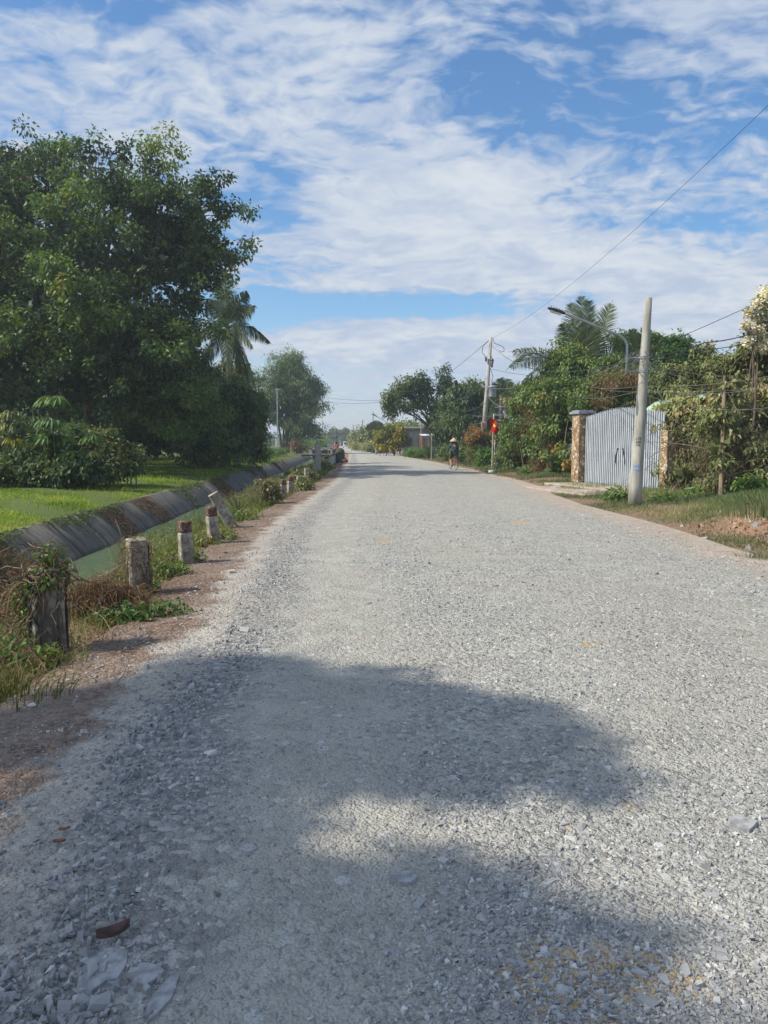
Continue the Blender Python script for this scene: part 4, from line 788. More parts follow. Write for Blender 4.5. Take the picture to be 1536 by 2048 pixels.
v = t.n('ShaderNodeTexVoronoi', {'Vector': pos, 'Scale': 8.5}).outputs; ve = t.n('ShaderNodeTexVoronoi', {'Vector': pos, 'Scale': 8.5}, feature='DISTANCE_TO_EDGE').outputs['Distance']
c = t.ramp(t.n('ShaderNodeSeparateColor', {0: v['Color']}).outputs[0], [(0, (.20, .12, .065)), (.45, (.34, .22, .12)), (.75, (.46, .35, .22)), (1, (.58, .52, .42))])
c = t.mix(t.step(ve, .10, .02), c, (.17, .125, .085)); finish(t, c, .8, t.step(ve, .0, .16), .6, .02)
M['pebble'] = m; M['cap'] = plain('cap_paint', (.28, .30, .37), (.18, .19, .23), 6, .8)
for base, w, hh, cap_, lb in [(GL-gu*.30, .54, 2.50, True, 'brown stone-clad gate pillar with a blue grey cap, left of the metal gate'), (GR+gu*.20, .36, 1.85, False, 'brown stone-clad gate pillar half buried in withered creepers right of the metal gate')]:
    th = thing('stone_pillar', lb, 'pillar', tuple(base-[0, 0, .06]))
    mb = MB(); cbox(mb, base+[0, 0, hh/2-.1], (w, w, hh+.2), grz, .015); mb.build('shaft', M['pebble'], th)
    if not cap_: continue
    mb = MB(); cbox(mb, base+[0, 0, hh+.045], (w+.16, w+.16, .085), grz, .012); cbox(mb, base+[0, 0, hh+.115], (w+.02, w+.02, .05), grz, .01); mb.build('cap', M['cap'], th)
# low wall along the frontage left of the gate, mostly hidden by the creepers
wl = [np.array([9.1, 31.6]), np.array([9.0, 36]), np.array([9.3, 43.5])]
for i in range(2):
    a_, b_ = wl[i], wl[i+1]; c = (a_+b_)/2; L_ = np.linalg.norm(b_-a_); mb = MB()
    cbox(mb, (c[0]+.6, c[1], .7), (L_-.02, .14, 1.6), math.atan2(b_[1]-a_[1], b_[0]-a_[0]), .01)
    tag(mb.build('garden_wall', M['concrete'], org=(c[0]+.6, c[1], 0)), ['old rendered wall swallowed by the creepers beside the stone gate pillar', 'old rendered wall swallowed by the creepers nearer the star flag'][i], 'wall')
# curved green sheet roof behind the gate
m, t = newmat('green_sheet'); finish(t, (.33, .46, .35), .75, None, spec=.1); 
RC = (GL+GR)/2-gn*2.3; mb = MB(); V = []; nx, ny = 90, 10
for j in range(ny):
    an = math.pi*(.12+.76*j/(ny-1))
    for i in range(nx):
        x = (i/(nx-1)-.5)*2.7+1.0; V.append(RC+gu*x+gn*(-math.cos(an)*1.5)*-1+[0, 0, 2.06+.95*math.sin(an)+.03*math.sin(i*1.3)])
ii = np.arange(nx*ny).reshape(ny, nx); q = np.stack([ii[:-1, :-1], ii[:-1, 1:], ii[1:, 1:], ii[1:, :-1]], -1).reshape(-1, 4)
th = thing('canopy_roof', 'pale green curved corrugated sheet roof behind the metal gate', 'roof', tuple(RC*[1, 1, 0]))
V = np.array(V); mb.add(V, q); mb.add(V-[0, 0, .012], q[:, ::-1]); mb.build('sheet', m, th, smooth=True)
for sx in (-.2, 2.2):
    mb = MB(); tube(mb, np.array([RC*[1, 1, 0]+gu*sx, RC*[1, 1, 0]+gu*sx+[0, 0, 2.95]]), .04, 8); mb.build('post', M['galv'], th)
# slabs bridging the ditch in front of the gate
M['slab'] = plain('slab_concrete', (.40, .33, .27), (.26, .21, .17), 3, .9, bstr=.4)
for (x0, x1, o0, o1, z, lb) in [(-.2, gw+.05, .12, 1.5, .02, 'broad concrete apron slab at the foot of the metal gate'), (.9, gw+.35, 1.55, 2.75, -.04, 'low concrete slab over the ditch beside the concrete lamp pole')]:
    c = GL+gu*(x0+x1)/2+gn*(o0+o1)/2; c[2] = z+.02
    mb = MB(); cbox(mb, c, (x1-x0, o1-o0, .16), grz, .02, jit=.008); tag(mb.build('concrete_slab', M['slab'], org=c-[0, 0, .08]), lb, 'slab')

# leafy weeds at the foot of slab and pole
for px, py, Y, lb, s_ in [(1238, 993, 20.4, 'leafy weed growing out of the ditch left of the concrete lamp pole', 1.0), (1330, 1000, 19.6, 'broad leafy weed beside the concrete slab right of the lamp pole', .9), (1392, 985, 20.2, 'grey green weed at the foot of the dusty hedge', .8), (1500, 965, 19.4, 'yellow green weed at the foot of the dusty hedge near the right edge', 1.1)]:
    B = [bl(px, py, Y, 22*s_, 14*s_), bl(px-16, py+5, Y, 14*s_, 9*s_), bl(px+16, py+4, Y, 14*s_, 9*s_)]
    bush('weed_plant', lb, gpos(*at(px, py, Y)[:2]), B, 46, 12, .13, .07, 'bright_leaf' if s_ > 1 else 'vine_leaf', .13, 'plant', tmean=.5, stems=10, fold=True)

# street lamp: concrete pole, bracket and arm
def text_on_pole(s_, size, p0, lean, r, ang, mat, parent, name):
    cu = bpy.data.curves.new('t', 'FONT'); cu.body = s_; cu.size = size; cu.align_x = 'CENTER'; cu.offset = .002
    o = bpy.data.objects.new('t', cu); COL.objects.link(o); bpy.context.view_layer.update()
    me = bpy.data.meshes.new_from_object(o.evaluated_get(bpy.context.evaluated_depsgraph_get()))
    bm = bmesh.new(); bm.from_mesh(me); bmesh.ops.triangulate(bm, faces=bm.faces); bmesh.ops.subdivide_edges(bm, edges=[e for e in bm.edges if e.calc_length() > .04], cuts=2); bmesh.ops.triangulate(bm, faces=bm.faces)
    V = np.array([v.co[:] for v in bm.verts]); bm.verts.index_update(); Fc = np.array([[v.index for v in f.verts] for f in bm.faces]); bm.free()
    bpy.data.objects.remove(o); bpy.data.curves.remove(cu); bpy.data.meshes.remove(me)
    a = ang+V[:, 0]/r; W = np.stack([np.cos(a)*(r+.003), np.sin(a)*(r+.003), V[:, 1]], 1)+np.asarray(p0)+V[:, 1:2]*np.asarray(lean)
    mb = MB(); mb.add(W, Fc); return mb.build(name, mat, parent)
PB = on_ground(1269, 1010, .02); PT = at(1297, 596, PB[1])
th = thing('street_lamp', 'weathered concrete pole with a street lamp arm in front of the metal gate', 'street lamp', tuple(PB))
mb = MB(); s = np.linspace(0, 1, 12)[:, None]; PP = PB*(1-s)+PT*s; PP[0, 2] -= .1; tube(mb, PP, np.linspace(.165, .085, 12), 20); pole = mb.build('pole', M['pole_concrete'], th, smooth=True)
ax = (PT-PB)/np.linalg.norm(PT-PB); toc = math.atan2(-PB[1], -PB[0])-.10
black = plain('stencil_black', (.05, .05, .05), (.09, .085, .08), 30, .8); blue = plain('stencil_blue', (.10, .22, .62), (.2, .3, .6), 30, .8)
for s_, py, mt, sz in [('LTF', 878, black, .085), ('478', 884.5, black, .075), ('C6', 890, black, .075), ('SAC', 933, blue, .10), ('TTHC', 941, blue, .075)]:
    f_ = (1010-py)/(1010-596); p0 = PB+(PT-PB)*f_; text_on_pole(s_, sz, p0, ax/ax[2]*[1, 1, 0], .165-.08*f_, toc, mt, pole, 'painted_number')
Y = PB[1]
mb = MB(); A_ = [at(1253, 748, Y), at(1254, 715, Y), at(1254, 690, Y), at(1249, 678, Y), at(1238, 670, Y-.05), at(1200, 655, Y-.15), at(1150, 634, Y-.3), at(1125, 624, Y-.36)]
tube(mb, np.array(A_), [.028]*5+[.026, .026, .026], 10); arm = mb.build('lamp_arm', M['galv'], th, smooth=True)
for py, px1 in ((716, 1288), (743, 1286)):
    mb = MB(); a_, b_ = at(1253, py, Y), at(px1, py-1, Y); tube(mb, np.array([a_, b_]), .018, 6); tube(mb, np.array([b_+[0, 0, .03], b_-[0, 0, .03]]), .12, 14); mb.build('bracket', M['galv'], th)
h0, h1 = at(1128, 626, Y-.36), at(1096, 616, Y-.46); dirh = nrm((h1-h0)[None])[0]
mb = MB(); L_ = np.linalg.norm(h1-h0); tube(mb, np.array([h0-dirh*.02, h0+dirh*L_*.15, h0+dirh*L_*.5, h1]), [.03, .047, .052, .028], 8)
hd = mb.build('lamp_head', M['dark_metal'], th)
mb = MB(); tube(mb, np.array([h0+dirh*L_*.2-[0, 0, .05], h0+dirh*L_*.85-[0, 0, .045]]), .035, 8); mb.build('lens', M['white_paint'], hd)
for i in range(5):
    pp = h0+dirh*L_*(.12+.17*i)+[0, 0, .055]; mb = MB(); cbox(mb, pp, (.012, .07, .045), 0, .002); mb.build('cooling_fin', M['galv'], hd)
# knotted old wires on the pole
mb = MB(); kc = at(1287, 712, Y)
for _ in range(34): tube(mb, wander(kc+rng.normal(size=3)*[.14, .12, .10], rdir(1)[0]-[0, 0, .5], rng.uniform(.4, 1.1), 9, .55, .05), .005, 4, cap=False)
tag(mb.build('cable_bundle', M['pale_cable'], org=kc), 'untidy knot of old wires tied round the concrete lamp pole', 'cables')

# leaning utility pole with transformer
Y = 50.0; B0 = gpos(*at(962, 940, Y)[:2]); T0 = at(982, 675, Y)
th = thing('utility_pole', 'leaning concrete utility pole carrying a grey transformer', 'utility pole', B0)
mb = MB(); tube(mb, np.array([B0, (np.array(B0)+T0)/2, T0]), [.17, .14, .10], 12); mb.build('pole', M['pole_concrete'], th, smooth=True)
mb = MB(); c = at(985, 783, Y-.2); lathe(mb, [(.001, -.36), (.24, -.35), (.25, -.3), (.25, .27), (.27, .28), (.26, .33), (.10, .38), (.001, .38)], c, 16); tr_ = mb.build('transformer', M['transformer'], th, smooth=True)
mb = MB(); lathe(mb, [(.03, .36), (.06, .4), (.03, .44), (.06, .48), (.03, .52), (.012, .6), (.001, .6)], c, 10); mb.build('bushing', M['porcelain'], tr_)
for px, py in ((972, 717), (985, 721), (984, 729)):
    c = at(px, py, Y-.12); mb = MB(); lathe(mb, [(.02, -.2), (.09, -.15), (.04, -.1), (.09, -.05), (.04, 0), (.09, .05), (.03, .1), (.001, .18)], c, 10); mb.build('insulator', M['porcelain'], th)
mb = MB(); a_, b_ = at(975, 718, Y-.1), at(988, 722, Y-.1); tube(mb, np.array([a_, b_]), .04, 6); mb.build('crossarm', M['galv'], th)
for pts, mt in [([(987, 676), (988, 686), (998, 690), (1008, 695), (1008, 703), (1002, 704), (998, 700)], 'cable'), ([(977, 682), (966, 692), (964, 705), (972, 714)], 'cable'), ([(981, 737), (986, 752), (984, 760), (983, 772)], 'cable'), ([(983, 712), (985, 726)], 'cable')]:
    mb = MB(); Q = np.array([at(*p, Y-.1) for p in pts]); s = np.linspace(0, len(pts)-1, len(pts)*4); Q = np.stack([np.interp(s, np.arange(len(pts)), Q[:, i]) for i in range(3)], 1); tube(mb, Q, .018, 5); mb.build('jumper_wire', M[mt], th)
mb = MB(); cbox(mb, at(968, 850, Y-.25), (.36, .18, .36), .1, .02); mb.build('meter_box', plain('faded_box', (.42, .24, .18), (.33, .2, .16), 5, .8), th)
# dark pole behind the flag
Y = 45.0; mb = MB(); b_ = np.array(gpos(*at(1002, 938, Y)[:2])); tube(mb, np.array([b_-[0, 0, .1], at(1003, 860, Y), at(1002, 790, Y)]), [.12, .11, .09], 10)
th = thing('utility_pole', 'short dark pole laden with cables behind the brick pillar', 'utility pole', tuple(b_)); mb.build('pole', M['bark'], th, smooth=True)
mb = MB()
for i, (a0, a1) in enumerate([((990, 815), (1016, 812)), ((985, 828), (1020, 832)), ((992, 840), (1016, 843))]): tube(mb, np.array([at(*a0, Y-.15), at(*a1, Y-.15)]), .025, 5)
mb.build('crossarm', M['galv'], th)

# cables
def cable(label, pts, r, mat='cable', sag=.0, name='power_cable', n=24, group=None):
    """pts: (px, py, distance) along the cable"""
    mb = MB()
    for i in range(len(pts)-1):
        a_, b_ = at(*pts[i]), at(*pts[i+1]); s = np.linspace(0, 1, n)[:, None]; P = a_*(1-s)+b_*s-np.array([0, 0, 1.])*4*sag*s*(1-s); tube(mb, P, r, 4, cap=False)
    tag(mb.build(name, M[mat], org=at(*pts[0])), label, 'cable', group)
cable('long black power line rising from the transformer pole to the right edge of the sky', [(986, 675, 50), (1620, 130, 14)], .006, sag=.55)
cable('power line running from the top of the transformer pole far down the road', [(981, 678, 50), (786, 818, 108)], .016, sag=.5)
cable('guy wire from the concrete lamp pole up to the bougainvillea', [(1285, 705, 19.3), (1500, 612, 20.6)], .008, sag=.02)
cable('pale wire slanting from the concrete lamp pole down into the creepers', [(1285, 705, 19.3), (1150, 762, 30)], .011, 'pale_cable', .08)
cable('thick dark wire from the transformer pole towards the concrete lamp pole', [(983, 690, 50), (1283, 716, 19.4)], .014, sag=.9)
cable('bundled dark cable from the lamp pole to the bougainvillea, upper one', [(1288, 718, 19.3), (1410, 685, 20), (1500, 668, 20.6)], .014, sag=.04)
cable('bundled dark cable from the lamp pole to the bougainvillea, lower one', [(1288, 722, 19.3), (1400, 700, 20), (1500, 684, 20.6)], .010, sag=.04)
for pts, r_, sg, lb in [([(1160, 770, 31), (1284, 772, 19.2), (1560, 748, 16.5)], .006, .10, 'uppermost low cable strung in front of the dusty hedge'), ([(1150, 792, 31), (1284, 779, 19.2), (1560, 769, 17)], .006, .16, 'low cable crossing its neighbours in front of the dusty hedge'), ([(1190, 774, 29), (1284, 784, 19.2), (1560, 772, 16.5)], .005, .06, 'thin middle low cable strung in front of the dusty hedge'), ([(1200, 812, 29), (1284, 787, 19.2), (1560, 812, 17)], .006, .22, 'lowest cable sagging in front of the dusty hedge')]:
    cable(lb, pts, r_, 'pale_cable', sg)
cable('loose wire sagging from the lamp pole across the dusty hedge', [(1288, 722, 19.2), (1360, 742, 19.6), (1470, 752, 19.4)], .007, 'pale_cable', .05)
for p0, p1, lb in [((968, 773), (1030, 775), 'pale wire passing behind the transformer'), ((972, 805), (924, 824), 'pale wire running left from the transformer pole into the dense green tree'), ((968, 772), (913, 800), 'upper pale wire running left from the transformer pole'), ((945, 832), (1060, 822), 'pale wire crossing just above the star flag'), ((945, 848), (968, 838), 'short wire left of the star flag'), ((973, 790), (1005, 815), 'wire drooping from the transformer to the short dark pole'), ((1003, 815), (1100, 806), 'wire from the short dark pole into the creeper hedge'), ((985, 738), (1100, 752), 'faint wire right of the insulators')]:
    cable(lb, [(*p0, 49.5), (*p1, 46)], .015, 'pale_cable', .12)

# star flag on a bamboo pole
Y = 42.5; b_ = np.array(gpos(*at(984, 938, Y)[:2])); tp = at(987.5, 828, Y)
th = thing('flag_pole', 'pale bamboo pole holding the star flag', 'flag pole', tuple(b_)); mb = MB(); s = np.linspace(0, 1, 9)[:, None]; tube(mb, (b_-[0, 0, .1])*(1-s)+tp*s, np.linspace(.05, .03, 9), 8); mb.build('pole', plain('bamboo', (.50, .43, .31), (.36, .3, .2), 8, .6), th, smooth=True)
bdk = plain('bamboo_dark', (.30, .25, .17), (.2, .16, .1), 8, .7)
for i in range(1, 8):
    c = b_*(1-i/8)+tp*i/8; mb = MB(); tube(mb, np.array([c-[0, 0, .012], c+[0, 0, .012]]), .052-.002*i, 8); mb.build('bamboo_node', bdk, th)
def flag(label, outline_top, outline_bot, Y, star=True, name='flag'):
    """cloth hanging in folds; the columns run from the pole outwards"""
    n_, m_ = len(outline_top), 12; m, t = newmat('flag_cloth'); uv = t.n('ShaderNodeAttribute', attribute_name='tint').outputs['Fac']
    finish(t, (.60, .018, .016), .8, trans=((.7, .03, .02), .3)); V = []
    for i in range(n_):
        a_, b2 = at(*outline_top[i], Y), at(*outline_bot[i], Y)
        for j in range(m_):
            s = j/(m_-1); V.append(a_*(1-s)+b2*s+np.array([0, .13*math.sin(i*1.15+s*1.2)*min(1, i/2), 0]))
    V = np.array(V); ii = np.arange(n_*m_).reshape(n_, m_); q = np.stack([ii[:-1, :-1], ii[:-1, 1:], ii[1:, 1:], ii[1:, :-1]], -1).reshape(-1, 4); mb = MB(); mb.add(V, q); mb.add(V+[0, .008, 0], q[:, ::-1])
    o = tag(mb.build(name, m, smooth=True, org=V[0]), label, 'flag')
    if star:
        g = V.reshape(n_, m_, 3); S_ = []
        for k_ in range(10):
            a = math.pi/2+k_*math.pi/5; rr = (.20 if k_ % 2 == 0 else .08); u = .42+rr*math.cos(a)*.8; v = .42-rr*math.sin(a)
            x = u*(n_-1); y = v*(m_-1); i0, j0 = int(x), int(y); fx, fy = x-i0, y-j0
            S_.append(g[i0, j0]*(1-fx)*(1-fy)+g[i0+1, j0]*fx*(1-fy)+g[i0, j0+1]*(1-fx)*fy+g[i0+1, j0+1]*fx*fy+[0, -.03, 0])
        S_.append(np.mean(S_, 0)); mb = MB(); mb.add(S_, np.array([[k_, (k_+1) % 10, 10] for k_ in range(10)])); mb.build('star', plain('star_yellow', (.75, .55, .03), (.65, .45, .03), 9, .7), o)
flag('red flag with a yellow star hanging from the bamboo pole', [(982, 834), (985, 836.5), (988, 839), (991, 842), (994.5, 846), (998, 850), (1001, 854)], [(980, 848), (982, 857), (984.5, 863), (987.5, 867.5), (991, 870), (995.5, 866.5), (1000, 858)], Y-.30)
# brick lattice pillar and white pillar
m, t = newmat('lattice_brick'); pos = t.n('ShaderNodeTexCoord').outputs['Object']
v = t.n('ShaderNodeTexVoronoi', {'Vector': pos, 'Scale': 9.0}).outputs; finish(t, t.ramp(t.n('ShaderNodeSeparateColor', {0: v['Color']}).outputs[0], [(0, (.05, .055, .065)), (.45, (.14, .145, .16)), (.6, (.36, .36, .37)), (1, (.5, .5, .5))], 'CONSTANT'), .8, v['Distance'], .5, .02)  # dark cells put the shade inside the lattice holes into the colour
Y = 43.2; c = np.array(gpos(*at(993, 937, Y)[:2])); th = thing('stone_pillar', 'slim brick pillar with dark lattice holes painted in its colour behind the bamboo flag pole', 'pillar', tuple(c))
hh = at(993, 870, Y)[2]-c[2]; mb = MB(); cbox(mb, c+[0, 0, hh/2], (.26, .26, hh), 0, .01); mb.build('shaft', m, th); mb = MB(); cbox(mb, c+[0, 0, hh+.04], (.34, .34, .075), 0, .01); mb.build('cap', M['dark_metal'], th)
Y = 43.6; c = np.array(gpos(*at(1004, 935, Y)[:2])); th = thing('gate_pillar', 'whitewashed pillar half covered by the creeper hedge', 'pillar', tuple(c))
hh = at(1004, 874, Y)[2]-c[2]; mb = MB(); cbox(mb, c+[0, 0, hh/2], (.34, .3, hh), 0, .012); mb.build('shaft', M['white_paint'], th); mb = MB(); cbox(mb, c+[0, 0, hh+.035], (.42, .38, .07), 0, .01); mb.build('cap', M['concrete'], th)
# white bag lying on the verge
c = on_ground(983, 944, .08); mb = MB(); V = IV*(1+rng.normal(0, .16, (12, 1)))*[.16, .12, .11]+c+[0, 0, .02]
me_ = MB(); bm = bmesh.new(); bmesh.ops.create_icosphere(bm, subdivisions=3, radius=1)
VV = np.array([v.co[:] for v in bm.verts]); FF = np.array([[v.index for v in f.verts] for f in bm.faces]); bm.free()
VV = VV*(1+.16*np.sin(VV[:, [0]]*7)*np.sin(VV[:, [1]]*6+1)+.08*np.sin(VV[:, [2]]*13))*[.17, .13, .10]+c; me_.add(VV, FF)
tag(me_.build('plastic_bag', plain('white_plastic', (.72, .72, .70), (.6, .6, .58), 8, .4), smooth=True, org=c-[0, 0, .1]), 'crumpled white plastic bag lying on the grass below the star flag', 'bag')
# ---------------------------------------------------------------- left side: marker posts, canal furniture
m, t = newmat('marker_paint'); pos = t.n('ShaderNodeTexCoord').outputs['Object']; z = t.n('ShaderNodeSeparateXYZ', {0: pos}).outputs[2]
n_ = t.noise(pos, 9, 6, .7); n2_ = t.noise(pos, 3.5, 5)
c = t.mix(t.step(n_, .36, .60), (.13, .11, .082), (.40, .36, .295)); c = t.mix(t.math('MULTIPLY', t.step(n2_, .44, .62), .75), c, (.15, .125, .09)); n3_ = t.noise(t.n('ShaderNodeMapping', {0: pos, 3: (1, 1, .15)}).outputs[0], 22, 5, .7); c = t.mix(t.math('MULTIPLY', t.step(n3_, .54, .68), .7), c, (.075, .065, .05)); finish(t, c, .9, n_, .6, .008)
M['marker'] = m
m, t = newmat('maroon_paint'); pos = t.n('ShaderNodeTexCoord').outputs['Object']; n_ = t.noise(pos, 12, 6, .7)
finish(t, t.mix(t.step(n_, .47, .64), (.095, .040, .030), (.24, .17, .13)), .85, n_, .5, .006); M['maroon'] = m
def marker(label, px, py, h, w=.17, red=True, lean=(0, 0), rz=.5, group='concrete marker posts along the canal verge', zb=0.0, extra=None):
    b_ = on_ground(px, py, zb); th = thing('marker_post', label, 'marker post', tuple(b_), group); th.rotation_euler = (lean[0], lean[1], rz)
    b0 = b_
    mb = MB(); hb = h-(.15 if red else 0); cbox(mb, b0+[0, 0, hb/2-.06], (w, w, hb+.12), 0, .014, taper=.94, jit=.006); mb.build('post', M['marker'], th)
    if red: mb = MB(); cbox(mb, b0+[0, 0, h-.073], (w*.945, w*.945, .15), 0, .018, taper=.92, jit=.006); mb.build('painted_top', M['maroon'], th)
    else: mb = MB(); cbox(mb, b0+[0, 0, h+.012], (w*.93, w*.93, .03), 0, .01, jit=.006); mb.build('top', M['marker'], th)
    return th, b_
p1, b1 = marker('nearest concrete marker post, wrapped in dark creeper', 98, 1300, .60, .225, False, rz=.45)
p2, b2 = marker('weathered bare concrete marker post draped with dry stalks, second from the camera', 278, 1188, .55, .19, False, (0, -.02), .5)
p3, b3 = marker('upright marker post with a clean maroon band, before the leaning white one', 373, 1128, .56, .17, True, (0, -.03), .5)
p4, b4 = marker('marker post with a flaking maroon top standing beside the leaning white one', 429, 1087, .58, .165, True, (.02, -.10), .5)
p5, b5 = marker('white marker post leaning far over towards the canal', 466, 1056, .70, .20, False, (.0, -.50), .3)
for px, py, h, red, lb in [(567, 992, .48, True, 'marker post with a reddish rounded top behind the vine-swamped one'), (580, 985, .50, True, 'marker post with a thin broken maroon edge'), (599, 977, .40, False, 'short pale marker post between dry creepers'), (613, 966, .55, False, 'dark creeper-clad marker post near the concrete pillar'), (620, 958, .55, True, 'white marker post with a dark band near the concrete pillar'), (629, 953, .5, False, 'grey marker post just before the concrete pillar')]:
    marker(lb, px, py, h, .17, red, (0, rng.normal()*.04), .4)
def creeper(label, centre, B, n, k, L, mat, name='creeper', dead=0, stems=26, r_=.007, tmean=.5, cat='creeper', crad=.07, wrap=None):
    th = thing(name, label, cat, tuple(centre)); B = np.asarray(B, float)
    C, _ = sample_blobs(B, n, .3); mb = MB(); clumps(mb, C, crad, k, L, L*.6, np.clip(tmean+rng.normal(0, .2, n), 0, 1), .4, fold=True); mb.build('leaves', M[mat], th)
    mb = MB(); S0, _ = sample_blobs(B, stems, .25)
    for q in S0: tube(mb, wander(q, rdir(1)[0]*[1, 1, .7]-[0, 0, .5], rng.uniform(.25, .6), 8, .45, .12), np.linspace(r_, r_*.4, 9), 4, cap=False)
    mb.build('stems', M['twig'], th)
    if wrap:                                                    # woody runners clinging to the faces of the post
        bb, w_, hh_, n_ = wrap; mb = MB()
        for _ in range(n_):
            a = rng.uniform(-2.9, .9); zz = np.linspace(0, hh_*rng.uniform(.5, 1.0), 9); a_ = a+np.cumsum(rng.normal(0, .10, 9)); rr = w_*.60/np.maximum(np.abs(np.cos(a_)), np.abs(np.sin(a_)))
            tube(mb, np.stack([bb[0]+np.cos(a_+.45)*rr, bb[1]+np.sin(a_+.45)*rr, bb[2]+zz], 1), np.linspace(.011, .005, 9)*rng.uniform(.6, 1.3), 5, cap=False)
        mb.build('runners', M['bark'], th, smooth=True)
    if dead:
        Q, _ = sample_blobs(B, dead, .4); mb = MB(); D = rdir(dead)*[1, 1, .5]; leaves(mb, Q, D, rdir(dead), .22, .006, np.clip(rng.normal(.45, .25, dead), 0, 1), .5); mb.build('dead_stalks', M['dry_leaf'], th)
def sb(b, dx, dy, dz, rx, ry, rz): return [b[0]+dx, b[1]+dy, b[2]+dz, rx, ry, rz]
creeper('dark leafy creeper crowning the nearest marker post', b1, [sb(b1, .02, -.06, .58, .17, .15, .12), sb(b1, -.13, -.02, .42, .09, .12, .16), sb(b1, -.13, 0, .2, .08, .1, .2), sb(b1, .03, 0, .72, .10, .1, .10)], 80, 9, .05, 'vine_leaf', dead=420, stems=60, tmean=.3, wrap=(b1, .22, .6, 22))
h_ = on_ground(205, 1222); creeper('heap of brown dry creeper stems between the first two marker posts', h_, [sb(h_, -.05, 0, .10, .34, .22, .20), sb(h_, .22, .06, .08, .25, .2, .15), sb(h_, -.25, -.05, .08, .2, .2, .14), sb(h_, .0, .0, .22, .2, .14, .1)], 30, 6, .05, 'dry_leaf', 'dry_brush', 2600, 130, .006, cat='brush')
h_ = on_ground(20, 1235); creeper('reddish brown dry undergrowth at the left edge beside the nearest marker post', h_, [sb(h_, 0, 0, .10, .35, .4, .16), sb(h_, .2, -.15, .08, .25, .3, .14), sb(h_, -.3, .1, .10, .3, .3, .2), sb(h_, .12, .2, .1, .25, .2, .14)], 60, 8, .05, 'dry_leaf', 'dry_brush', 2200, 130, .005, cat='brush')
h_ = on_ground(245, 1245); creeper('low green creeper in front of the brown heap', h_, [sb(h_, 0, 0, .06, .25, .12, .09), sb(h_, .3, .22, .06, .22, .14, .09), sb(h_, .12, .1, .06, .2, .1, .08)], 60, 9, .055, 'bright_leaf', 'creeper', 100, 20, .004, tmean=.4)
for (px, py, lb, s_, tm) in [(335, 1150, 'leafy weeds between the second and third marker posts', 1.0, .5), (380, 1125, 'pale leafy weeds at the foot of the banded marker post', .7, .62), (450, 1080, 'weeds round the foot of the leaning white post', 1.0, .6), (490, 1040, 'trailing pale weeds beyond the leaning white post', 1.2, .6), (280, 1180, 'weeds round the second marker post', .6, .5), (60, 1330, 'rank green weeds in front of the nearest marker post', .9, .45), (410, 1090, 'dry pale weeds beside the flaking marker post', .7, .8)]:
    h_ = on_ground(px, py); creeper(lb, h_, [sb(h_, 0, 0, .07*s_, .26*s_, .22*s_, .10*s_), sb(h_, -.25*s_, .1, .06, .22*s_, .2*s_, .08*s_)], 70, 8, .055, 'bright_leaf' if tm < .58 else 'vine_leaf', 'weed_plant', 160, 24, .004, tm, 'plant')
def stalks(label, centre, n, h, spread, mat='straw', name='grass_tuft', lean=.5, head=0.0, r_=.003, cat='grass tuft'):
    c0 = np.asarray(centre, float); th = thing(name, label, cat, tuple(c0)); mb = MB(); hd = MB()
    own = n <= 30
    for _ in range(n):
        if own: mb, hd = MB(), MB()
        a = rng.uniform(0, 6.28); b0 = c0+np.array([math.cos(a), math.sin(a), 0])*rng.random()*spread*.3; l_ = lean*rng.uniform(.2, 1); hh = h*rng.uniform(.6, 1.1)
        e = b0+np.array([math.cos(a)*l_*hh, math.sin(a)*l_*hh, hh]); P = bez(b0, b0+[0, 0, hh*.65], e, 6); tube(mb, P, np.linspace(r_, r_*.5, 6), 4, cap=False, tint=rng.uniform(.3, .8))
        if head:
            d = nrm((P[-1]-P[-2])[None])[0]; leaves(hd, np.repeat(P[-1][None], 9, 0), d+rdir(9)*.55, rdir(9), head, .007, .6, .3)
        if own:
            sk_ = mb.build('stalk', M[mat], th)
            if head: hd.build('seed_head', M['dry_leaf'], sk_)
    if own: return
    mb.build('stalks', M[mat], th)
    if head: hd.build('seed_head', M['dry_leaf'], th)
stalks('tall pale tuft of seeding grass beyond the leaning white post', on_ground(478, 1035), 90, .52, .5, 'dull_grass', lean=.6, head=.06)
stalks('dry stalks with reddish feathery heads left of the nearest marker post', on_ground(45, 1215), 14, .52, .5, 'straw', lean=.35, head=.085)
creeper('pale dry creeper strands hanging down the bare second marker post', b2, [sb(b2, 0, -.02, .53, .13, .13, .05), sb(b2, .02, -.10, .38, .10, .03, .16)], 10, 5, .035, 'straw', dead=160, stems=16, r_=.0035, wrap=(b2, .19, .55, 9))
stalks('thin dry stalks arching over the second marker post', on_ground(262, 1180), 22, .66, .5, 'straw', lean=.7)
stalks('thin bent stalks rising behind the nearest marker post', on_ground(135, 1240), 12, .6, .4, 'straw', lean=.4)
stalks('green grass tuft at the near left corner of the verge', on_ground(20, 1395), 150, .13, 1.3, 'weed_blade', lean=.8, r_=.0035)
stalks('grass tuft at the road edge beside the nearest marker post', on_ground(105, 1330), 90, .12, .9, 'weed_blade', lean=.9, r_=.003)
stalks('grass tuft leaning over the canal just before the vine-swamped post', on_ground(505, 1010), 60, .5, .6, 'dull_grass', lean=.6)
stalks('sparse grass tuft on the sandy right edge of the road', on_ground(1525, 1120), 60, .14, .6, 'dull_grass', lean=.8)
stalks('lone grass tuft on sand below the dirt mound', on_ground(1493, 1118), 40, .10, .5, 'dull_grass', lean=.8)
stalks('long green grass on the dirt mound at the right edge', on_ground(1530, 1035, .35), 220, .42, 2.2, 'dull_grass', lean=.5, r_=.005)
